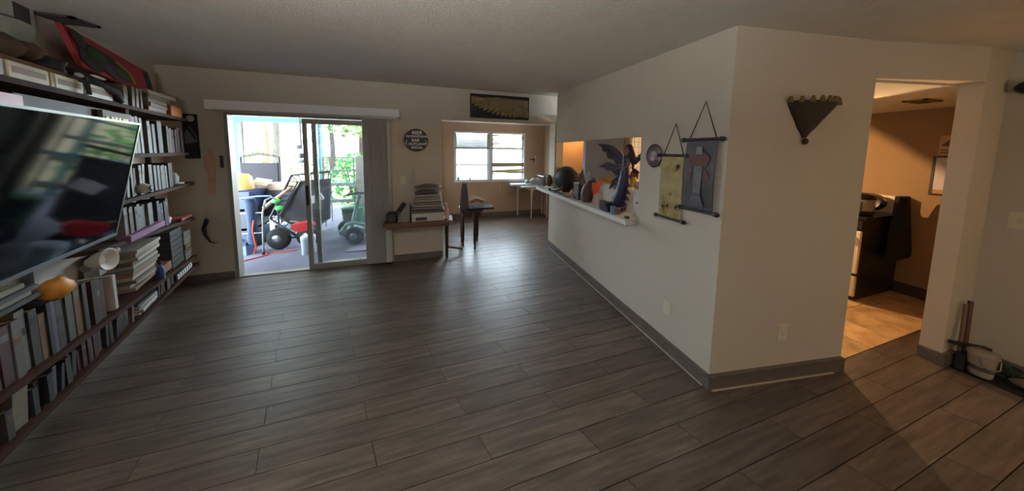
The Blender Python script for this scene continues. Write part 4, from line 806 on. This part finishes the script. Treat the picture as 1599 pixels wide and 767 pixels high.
tag(MB().obox((1.95, 2.30, CZ+.27), (.14, .30, .05), (0, .1, .2)).build('orange_towel', mat('#c4792f', .8, var=.2)), 'orange yellow towel folded on the white bundle', 'towel')
tag(MB().lathe([(.03, 0), (.035, .08), (.02, .11)], (1.99, 2.05, CZ+.235), 12).build('yellow_cup', mat('#c9b43f', .5)), 'yellow cup behind the dragon on the white bundle', 'cup')
# fairy statue
fs = thing('fairy_statue', 'tall purple winged fairy statue with raised arm on serving counter', 'statue', (1.78, 1.95, CZ))
FP = mat('#32263e', .45, var=.35, vs=16); FB = mat('#201f40', .5, var=.5, vs=22); FW = mat('#2a1a2e', .8, var=.4, vs=14); FS = mat('#7a5a50', .5, var=.2)
MB().tube([(1.76, 2.03, CZ), (1.75, 2.00, CZ+.09), (1.75, 1.955, CZ+.20), (1.76, 1.935, CZ+.32), (1.765, 1.93, CZ+.42), (1.765, 1.925, CZ+.47), (1.765, 1.92, CZ+.54), (1.765, 1.92, CZ+.58)], [.05, .06, .055, .048, .042, .028, .04, .02], 14).build('gown', FB, fs)
MB().tube([(1.765, 1.92, CZ+.55), (1.765, 1.918, CZ+.60)], [.016, .014], 10).ball((1.765, 1.915, CZ+.635), .034, 14, (.9, .9, 1.15)).ball((1.735, 1.915, CZ+.632), .007, 8).ball((1.742, 1.90, CZ+.645), .005, 6).ball((1.742, 1.93, CZ+.645), .005, 6).build('head', FS, fs)
MB().ball((1.78, 1.91, CZ+.645), .042, 12, (.9, .95, 1.1), .1).tube([(1.79, 1.91, CZ+.65), (1.81, 1.89, CZ+.56), (1.80, 1.87, CZ+.46)], [.03, .028, .008], 8).build('hair', mat('#241c24', .7), fs)
for pts in ([(1.765, 1.945, CZ+.55), (1.755, 1.955, CZ+.63), (1.755, 1.945, CZ+.72), (1.755, 1.942, CZ+.76)], [(1.765, 1.90, CZ+.55), (1.74, 1.87, CZ+.48), (1.715, 1.90, CZ+.45), (1.70, 1.92, CZ+.46)]):
    MB().tube(pts, [.016, .012, .010, .006], 8).build('arm', FS, fs)
def wing(pts, name='wing'):
    k = len(pts); b = MB().prism([(1.80, y, CZ+z) for y, z in pts], (.008, 0, 0)); w_ = b.build(name, FW, fs)
    c = pts[0]
    for q in pts[2:-1:2]: MB().tube([(1.797, c[0], CZ+c[1]), (1.795, q[0], CZ+q[1])], [.006, .003], 6).build('wing_vein', FP, w_)
wing([(1.95, .50), (2.05, .60), (2.16, .68), (2.30, .705), (2.42, .705), (2.36, .675), (2.33, .63), (2.27, .60), (2.24, .545), (2.16, .53), (2.10, .48)])
wing([(1.96, .46), (2.10, .47), (2.24, .50), (2.40, .44), (2.30, .43), (2.24, .40), (2.18, .41), (2.10, .36), (2.02, .38)])
wing([(1.96, .42), (2.02, .34), (2.12, .25), (2.20, .20), (2.15, .30), (2.08, .36), (2.0, .44)])
wing([(1.89, .52), (1.83, .56), (1.76, .62), (1.755, .60), (1.80, .53), (1.85, .49)])
wing([(1.89, .46), (1.84, .45), (1.79, .42), (1.83, .40), (1.87, .42)])
for y, z in ((1.893, .40), (1.898, .32), (1.905, .25), (1.915, .19), (1.93, .13), (1.97, .34), (1.985, .27), (2.005, .17), (2.04, .11)):
    q = -1 if y < 1.95 else 1
    MB().prism([(1.75, y, CZ+z), (1.745, y+q*.03, CZ+z-.012), (1.735, y+q*.075, CZ+z-.045), (1.745, y+q*.03, CZ+z-.04), (1.75, y+q*.005, CZ+z-.06)], (.014, 0, 0)).build('gown_frill', FP, fs)
MB().ball((1.76, 2.02, CZ+.035), .075, 14, (1, 1.3, .5), .08).build('rock_base', mat('#4a3a3c', .7, var=.3), fs)
t = thing('camera_pouch', 'black pouch at the foot of the fairy statue', 'pouch', (1.655, 2.04, CZ))
MB().box(1.615, 1.68, 1.97, 2.12, CZ, CZ+.10).build('pouch_body', mat('#17171b', .7), t, .012); MB().box(1.605, 1.615, 2.0, 2.09, CZ+.05, CZ+.09).build('flap', mat('#252329', .7), t)
tag(MB().lathe([(.024, 0), (.026, .01), (.026, .07), (.022, .075)], (1.64, 1.925, CZ), 14).build('blue_tin', mat('#4a6f9c', .4)), 'small blue tin right of the black pouch', 'tin')
tag(MB().lathe([(.03, 0), (.034, .06), (.036, .062), (.0, .066)], (1.66, 1.90, CZ+.0), 14, sx=.0+.9).build('brown_jar', mat('#6a4a44', .5)), 'brown jar beside the blue tin at statue foot', 'jar')
t = thing('white_crate', 'white plastic crate at the right end of serving counter', 'crate', (1.88, 1.79, CZ))
MB().box(1.80, 2.05, 1.70, 1.86, CZ, CZ+.25).build('crate_body', mat('#eef1f6', .5), t, .008); MB().box(1.797, 1.80, 1.74, 1.78, CZ+.06, CZ+.075).box(1.797, 1.80, 1.79, 1.81, CZ+.12, CZ+.135).build('crate_slot', BLACK, t)
tag(MB().box(1.63, 1.66, 1.735, 1.765, CZ, CZ+.018).build('black_clip', BLACK), 'tiny black clip on the counter front below white crate', 'clip')
tag(MB().ball((1.84, 1.82, CZ+.29), .05, 10, (.9, 1, .8), .12).build('pink_pouch', mat('#b59a90', .6)), 'pale pink pouch on top of the white crate', 'pouch')

# ------------------------------------------------------------------ wall hangings on the partition
pl = thing('decor_plate', 'round collector plate with red and grey scene on partition wall', 'plate', (1.68, 1.53, 1.435))
MB().lathe([(.045, 0), (.075, .004), (.095, .014), (.093, .018), (.070, .009), (0.0, .007)], (1.69, 1.53, 1.53), 32, (-1, 0, 0), sx=.78).build('plate_body', mat('#4a2f36', .3, var=.5, vs=14), pl)
for y, z, r, c_ in ((1.54, 1.54, .030, '#9a8a90'), (1.51, 1.52, .026, '#8a4a48'), (1.55, 1.505, .022, '#b7a8a4')):
    MB().lathe([(r, 0), (r*.8, .0015)], (1.682, y, z), 12, (-1, 0, 0)).build('painted_motif', mat(c_, .4, var=.3, vs=30), pl)
def scroll(y0, y1, zt, zb, apex, m, label, bend):
    t = thing('hanging_scroll', label, 'scroll', (1.67, (y0+y1)/2, zb), 'hanging scrolls on the partition wall')
    ym = (y0+y1)/2
    for z, nm in ((zt, 'top_rod'), (zb, 'bottom_rod')):
        e = .022; r = MB().tube([(1.668, y0-e, z), (1.668, y1+e, z)], .010, 10).build(nm, mat('#1d181a', .5), t)
        for y in (y0-e, y1+e): MB().ball((1.668, y, z), .016, 10, (1, 1.3, 1)).build('finial', mat('#131113', .4), r)
    MB().tube([(1.675, y0+.01, zt), (1.682, ym, apex), (1.675, y1-.01, zt)], .0035, 6).build('hanging_cord', mat('#2a2426', .8), t)
    b = MB(); n = 10
    for i in range(n):
        za, zb_ = zt-(zt-zb)*i/n, zt-(zt-zb)*(i+1)/n; xa, xb = 1.668-bend*math.sin(pi*i/n), 1.668-bend*math.sin(pi*(i+1)/n)
        b.hexa([(xb, y0, zb_), (xb, y1, zb_), (xb+.002, y1, zb_), (xb+.002, y0, zb_), (xa, y0, za), (xa, y1, za), (xa+.002, y1, za), (xa+.002, y0, za)])
    b.build('sheet', m, t)
    return t
s1 = scroll(1.275, 1.452, 1.535, 1.055, 1.77, mat('#a39468', .7, var=.22, vs=14), 'mustard yellow hanging scroll beside the collector plate', .004)
R_ = random.Random(9)
for i in range(16):
    y, z = R_.uniform(1.30, 1.43), R_.uniform(1.09, 1.50)
    MB().prism([(1.6605, y+R_.uniform(.008, .02)*math.cos(k/7*2*pi), z+R_.uniform(.01, .03)*math.sin(k/7*2*pi)) for k in range(7)], (-.0006, 0, 0)).build('printed_motif', mat(R_.choice(['#8a7a3c', '#9c8648', '#7d6f45']), .7), s1)
s2 = scroll(1.072, 1.262, 1.645, 1.165, 1.895, mat('#38343a', .45, var=.35, vs=10), 'larger dark grey hanging scroll with red winged figure', .012)
for poly, c_ in (([(-.05, .30), (.05, .30), (.07, .36), (.03, .40), (-.03, .40), (-.07, .36)], '#5c3632'), ([(-.06, .26), (-.03, .30), (-.05, .18), (-.07, .22)], '#55322f'), ([(.06, .26), (.03, .30), (.05, .18), (.07, .22)], '#55322f'), ([(-.022, .10), (.022, .10), (.028, .30), (-.028, .30)], '#625f66'), ([(-.02, .38), (.02, .38), (.018, .43), (-.018, .43)], '#7d7a80'), ([(-.05, .03), (.05, .03), (.02, .12), (-.02, .12)], '#504d54')):
    MB().prism([(1.6545-len(s2.children)*.0004, 1.167-a_, 1.165+b_) for a_, b_ in poly], (-.0006, 0, 0)).build('printed_motif', mat(c_, .6, var=.3, vs=25), s2)

# ------------------------------------------------------------------ entry wall ornament
wo = thing('wall_pocket', 'brown carved wedge shaped wall pocket with toothed rim on tan wall', 'wall pocket', E((.58, 0, 1.63)))
WPm = mat('#2c2016', .7, var=.4, vs=22, bump=.5, bs=60)
prof = [(.006, .012), (.035, .045), (.072, .08), (.10, .118), (.15, .175), (.178, .21), (.195, .24)]   # half width, height
b = MB(); R = []
for hw, h in prof:
    tc_ = .55+.05*h/.24
    R.append([E((tc_-hw+2*hw*k/10, .004+(.010+.30*hw)*math.sin(pi*k/10)**.8, 1.645+h)) for k in range(11)]+[E((tc_+hw, .001, 1.645+h)), E((tc_-hw, .001, 1.645+h))])
b.ring(R).build('pocket_body', WPm, wo)
for k in range(9):
    f = k/8; c = E((.60-.19+.38*f, .010+.062*math.sin(pi*f), 1.885))
    MB().prism([c-ET*.022-Vector((0, 0, .012)), c+ET*.022-Vector((0, 0, .012)), c+ET*.006+Vector((0, 0, .026)), c-ET*.006+Vector((0, 0, .026))], EN*.008).build('rim_tooth', mat('#6a5a26', .6, var=.3), wo)
MB().ball(E((.555, .014, 1.635)), .014, 10, (1, 1, 1.5)).build('tip_knob', mat('#2a2220', .5), wo)

# ------------------------------------------------------------------ kitchen through the doorway
st = thing('stove', 'kitchen range with white front and black side seen through the doorway', 'stove', (4.62, 1.7, 0))
MB().box(4.22, 4.95, 1.30, 2.05, .02, .88).build('range_body', mat('#121113', .45), st, .004)
MB().box(4.20, 4.97, 1.29, 2.06, .88, .905).build('cooktop', mat('#1a1a1c', .25), st, .004)
od = MB().box(4.185, 4.22, 1.31, 2.04, .30, .76).build('oven_door', mat('#d8cbb8', .35), st, .006); MB().tube([(4.17, 1.36, .72), (4.145, 1.36, .72), (4.145, 1.99, .72), (4.17, 1.99, .72)], .010).build('oven_handle', mat('#151516', .4), od); MB().box(4.180, 4.185, 1.46, 1.90, .42, .64).build('oven_window', mat('#17171a', .2), od)
MB().box(4.185, 4.22, 1.31, 2.04, .05, .27).build('drawer', mat('#cdbfa9', .4), st, .006); MB().box(4.19, 4.22, 1.31, 2.04, .78, .87).build('control_panel', mat('#1c1b1c', .4), st)
MB().box(4.87, 4.97, 1.29, 2.06, .905, 1.10).build('backguard', mat('#d5c6ae', .4), st, .006)
for y in (1.45, 1.62, 1.79, 1.94): MB().lathe([(.022, 0), (.018, .022)], (4.19, y, .825), 12, (-1, 0, 0)).build('knob', BLACK, st)
pt = thing('pressure_cooker', 'black and steel electric pressure cooker on the stove', 'cooker', (4.40, 1.45, .905))
MB().lathe([(.125, 0), (.135, .01), (.135, .05)], (4.42, 1.46, .906), 28).build('cooker_base', BLACK, pt); MB().lathe([(.132, .05), (.135, .06), (.135, .17), (.132, .175)], (4.42, 1.46, .906), 28).build('steel_band', mat('#b5afa6', .35, .4), pt)
MB().lathe([(.14, .175), (.142, .19), (.13, .215), (.08, .235), (.0, .24)], (4.42, 1.46, .906), 28).build('lid', BLACK, pt); MB().lathe([(.03, .238), (.03, .265), (.022, .275), (0, .278)], (4.42, 1.46, .906), 14).build('lid_knob', BLACK, pt)
MB().box(4.285, 4.30, 1.36, 1.44, .95, 1.06).build('control_face', mat('#26262a', .3), pt)
t = thing('steel_pot_lid', 'shiny pot lid leaning behind the pressure cooker', 'lid', (4.7, 1.45, .905))
MB().lathe([(.10, 0), (.102, .006), (.06, .02), (0, .026)], (4.74, 1.45, 1.02), 24, (-1, -.2, .35)).build('lid_disc', CHROME, t); MB().ball((4.70, 1.44, 1.035), .016, 8).build('lid_knob', BLACK, t)
cl = MB(); R = []
for i in range(9):
    z = 1.12-.085*i; w_ = .10+.018*i; R.append([(4.70+w_*1.1*math.cos(k/16*2*pi)*(1 if k % 2 else .9)+.01*i, 1.25+.035*math.sin(k/16*2*pi)*(1 if k % 2 else .8), z) for k in range(16)])
tag(cl.ring(R).build('black_apron', mat('#0e0d0f', .95, var=.2)), 'black apron hanging down the side of stove', 'apron')
# calendar with picture on the kitchen wall
ca = thing('wall_calendar', 'black framed paper calendar on the kitchen wall under a picture', 'calendar', (4.99, 1.13, 1.14))
MB().box(4.985, 5.0, .99, 1.19, 1.14, 1.16).box(4.985, 5.0, .99, 1.19, 1.535, 1.55).box(4.985, 5.0, 1.175, 1.19, 1.16, 1.535).build('frame', mat('#1a1518', .5), ca); MB().box(4.990, 5.0, .99, 1.175, 1.20, 1.535).build('sheet', mat('#b9b3bb', .6), ca); MB().box(4.990, 5.0, .99, 1.175, 1.16, 1.20).build('mat_strip', mat('#a8753c', .6), ca)
cp = thing('picture_card', 'small pale picture card with dark figure above the wall calendar', 'picture', (4.99, 1.12, 1.57))
MB().box(4.992, 5.0, 1.00, 1.17, 1.56, 1.76).build('card', mat('#b59a78', .7), cp); MB().prism([(4.991, 1.16, 1.66), (4.991, 1.14, 1.69), (4.991, 1.10, 1.745), (4.991, 1.07, 1.75), (4.991, 1.045, 1.70), (4.991, 1.04, 1.64), (4.991, 1.07, 1.66), (4.991, 1.11, 1.65)], (-.001, 0, 0)).build('printed_figure', mat('#55483e', .7, var=.5, vs=30), cp)
for z in (1.58, 1.605): MB().box(4.9905, 4.992, 1.05, 1.16, z, z+.010).build('printed_line', mat('#4a3c36', .7), cp)
# kitchen lamp: the warm light, with a half shade added to cut it
kl = thing('kitchen_lamp', 'warm hanging kitchen bulb with added light-cutting half shade out of sight behind entry wall', 'lamp', (3.8, 1.9, 1.55))
cyl(MB(), (3.8, 1.9, 1.60), (3.8, 1.9, 2.05), .006).build('cord', BLACK, kl)
MB().lathe([(.018, 0), (.018, .05)], (3.8, 1.9, 1.56), 12).build('socket', BLACK, kl)
sh = MB(); n_ = Vector((.271, .492, -.48)).normalized(); cc = Vector((3.8, 1.9, 1.5)); u = (Vector((1, 0, 0))-n_*n_.x).normalized(); v = n_.cross(u)
G = []
for i in range(7):
    t_ = (pi/2)*(1-i/7*.97); G.append([cc+(u*math.cos(p)+v*math.sin(p))*.14*math.sin(t_)-n_*.14*math.cos(t_) for p in [(-70+140*k/14)/180*pi for k in range(15)]])
sh.ring(G, True, False, False).build('reflector', mat('#8a8880', .4, .3), kl)  # added blocker, shaped to throw the upper stove wall into shadow
lamp('kitchen_bulb_light', 'POINT', (3.8, 1.9, 1.5), 76, (1.0, .60, .27), shadow_soft_size=.006)

# ------------------------------------------------------------------ right corner
t = thing('hand_broom', 'long handled dustpan broom leaning in the corner by the post', 'broom', (3.75, .62, 0))
MB().tube([(3.70, .665, .10), (3.78, .685, .48)], .011, 8).build('handle', mat('#5a2f22', .5), t); MB().tube([(3.67, .675, .10), (3.73, .690, .46)], .009, 8).build('second_handle', mat('#75604a', .5), t)
MB().obox((3.70, .65, .175), (.22, .03, .02), (0, .12, -.4)).build('cross_bar', mat('#17151a', .5), t)
MB().prism([(3.62, .645, 0), (3.72, .645, 0), (3.70, .65, .12), (3.65, .65, .12)], (0, .03, 0)).build('bristles', mat('#211d2a', .9), t)
bk = thing('white_bucket', 'small white bucket with clear lid and dark label strip in right corner', 'bucket', (3.675, .60, 0))
BC = (3.675, .60, .001)
MB().lathe([(.038, 0), (.042, .01), (.051, .155), (.052, .16)], BC, 26).build('bucket_body', mat('#a59c90', .5), bk)
MB().lathe([(.055, .16), (.055, .175), (.05, .18), (.0, .182)], BC, 26).build('lid', mat('#8d857c', .3), bk)
MB().lathe([(.0455, .045), (.0475, .075)], BC, 26).build('label_strip', mat('#4a4244', .5), bk)
MB().lathe([(.054, .150), (.058, .155), (.054, .16)], BC, 26).build('rim', mat('#a09890', .3), bk)
MB().tube([(3.62, .60, .15), (3.615, .59, .10), (3.63, .56, .07), (3.665, .54, .09), (3.69, .545, .14)], .003, 6).build('wire_handle', STEEL, bk)
b = MB(); R_ = random.Random(5)
for i in range(90):
    c = Vector((3.74+R_.uniform(0, .12), .50+R_.uniform(-.05, .09), .005+R_.uniform(0, .085))); u = Vector((R_.uniform(-1, 1), R_.uniform(-1, 1), R_.uniform(-.4, 1))).normalized(); v = u.orthogonal().normalized(); b.add([c-u*.02, c+v*.008, c+u*.02, c-v*.008], [(0, 1, 2, 3)])
tag(b.build('artificial_garland', mat('#22402a', .8, var=.4)), 'dark green artificial garland heaped behind the white bucket', 'garland')
tag(MB().ball((3.74, .44, .035), .055, 12, (.9, 1.6, .6), .1).build('grey_rag', mat('#6d625a', .95, var=.2)), 'pale grey rag on the floor past green garland', 'rag')
t = thing('dark_ornament', 'dark blue round ornament high on the right wall at the frame edge', 'ornament', (3.92, .655, 2.0))
MB().ball((3.89, .640, 2.03), .045, 14).build('ornament_ball', mat('#1a1c2c', .3), t); MB().ball((3.868, .668, 2.04), .008, 8).build('eye', mat('#b9bcc8', .2), t); MB().box(3.90, 3.93, .62, .66, 2.0, 2.06).build('bracket', BLACK, t)

t = thing('added_floor_lamp', 'unseen torchiere added behind the camera as a fill uplight', 'lamp', (-.65, -.22, 0))  # stand for the added fill uplight
MB().lathe([(.13, 0), (.13, .02), (.02, .04)], (-.65, -.22, .0), 20).build('base', BLACK, t); cyl(MB(), (-.65, -.22, .03), (-.65, -.22, 1.62), .012).build('pole', BLACK, t)
MB().lathe([(.03, 1.60), (.10, 1.63), (.16, 1.70), (.158, 1.70), (.10, 1.64), (.0, 1.62)], (-.65, -.22, 0), 24).build('shade', WHITE, t)
t = thing('added_bulb_stand', 'unseen bare bulb added behind the camera to warm the right walls', 'lamp', (3.2, -1.4, 0))  # stand for the added warm fill, out of view
MB().lathe([(.11, 0), (.11, .02), (.02, .03)], (3.2, -1.4, .0), 20).build('base', BLACK, t); cyl(MB(), (3.2, -1.4, .03), (3.2, -1.4, 1.05), .010).build('pole', BLACK, t); cyl(MB(), (3.2, -1.4, 1.05), (3.2, -1.4, 1.10), .02).build('socket', BLACK, t)
t = thing('light_block_fridge', 'unseen grey fridge added to keep lamp light off the pantry wall', 'light_block_fridge', (3.3, 2.7, 0))  # unseen block added to shade the pantry wall from the kitchen lamp
MB().box(3.12, 3.46, 2.40, 3.02, .02, 1.75).build('cabinet', mat('#8d8f90', .4), t, .01)
for z0, z1 in ((.05, 1.10), (1.12, 1.73)):
    d_ = MB().box(3.46, 3.50, 2.40, 3.02, z0, z1).build('fridge_door', mat('#9a9c9d', .4), t, .008); MB().box(3.50, 3.53, 2.44, 2.47, z0+.1, min(z1-.1, z0+.6)).build('handle', STEEL, d_)
t = thing('added_far_bulb', 'unseen warm bulb added to light the far kitchen wall', 'lamp', (2.95, 4.35, 2.0))  # extra unseen bulb, added so the far wall is lit warm
cyl(MB(), (2.95, 4.35, 1.97), (2.95, 4.35, 2.05), .025).build('socket', WHITE, t)
lamp('far_wall_fill_light', 'POINT', (2.95, 4.35, 1.9), 14, (1.0, .60, .27), shadow_soft_size=.04)
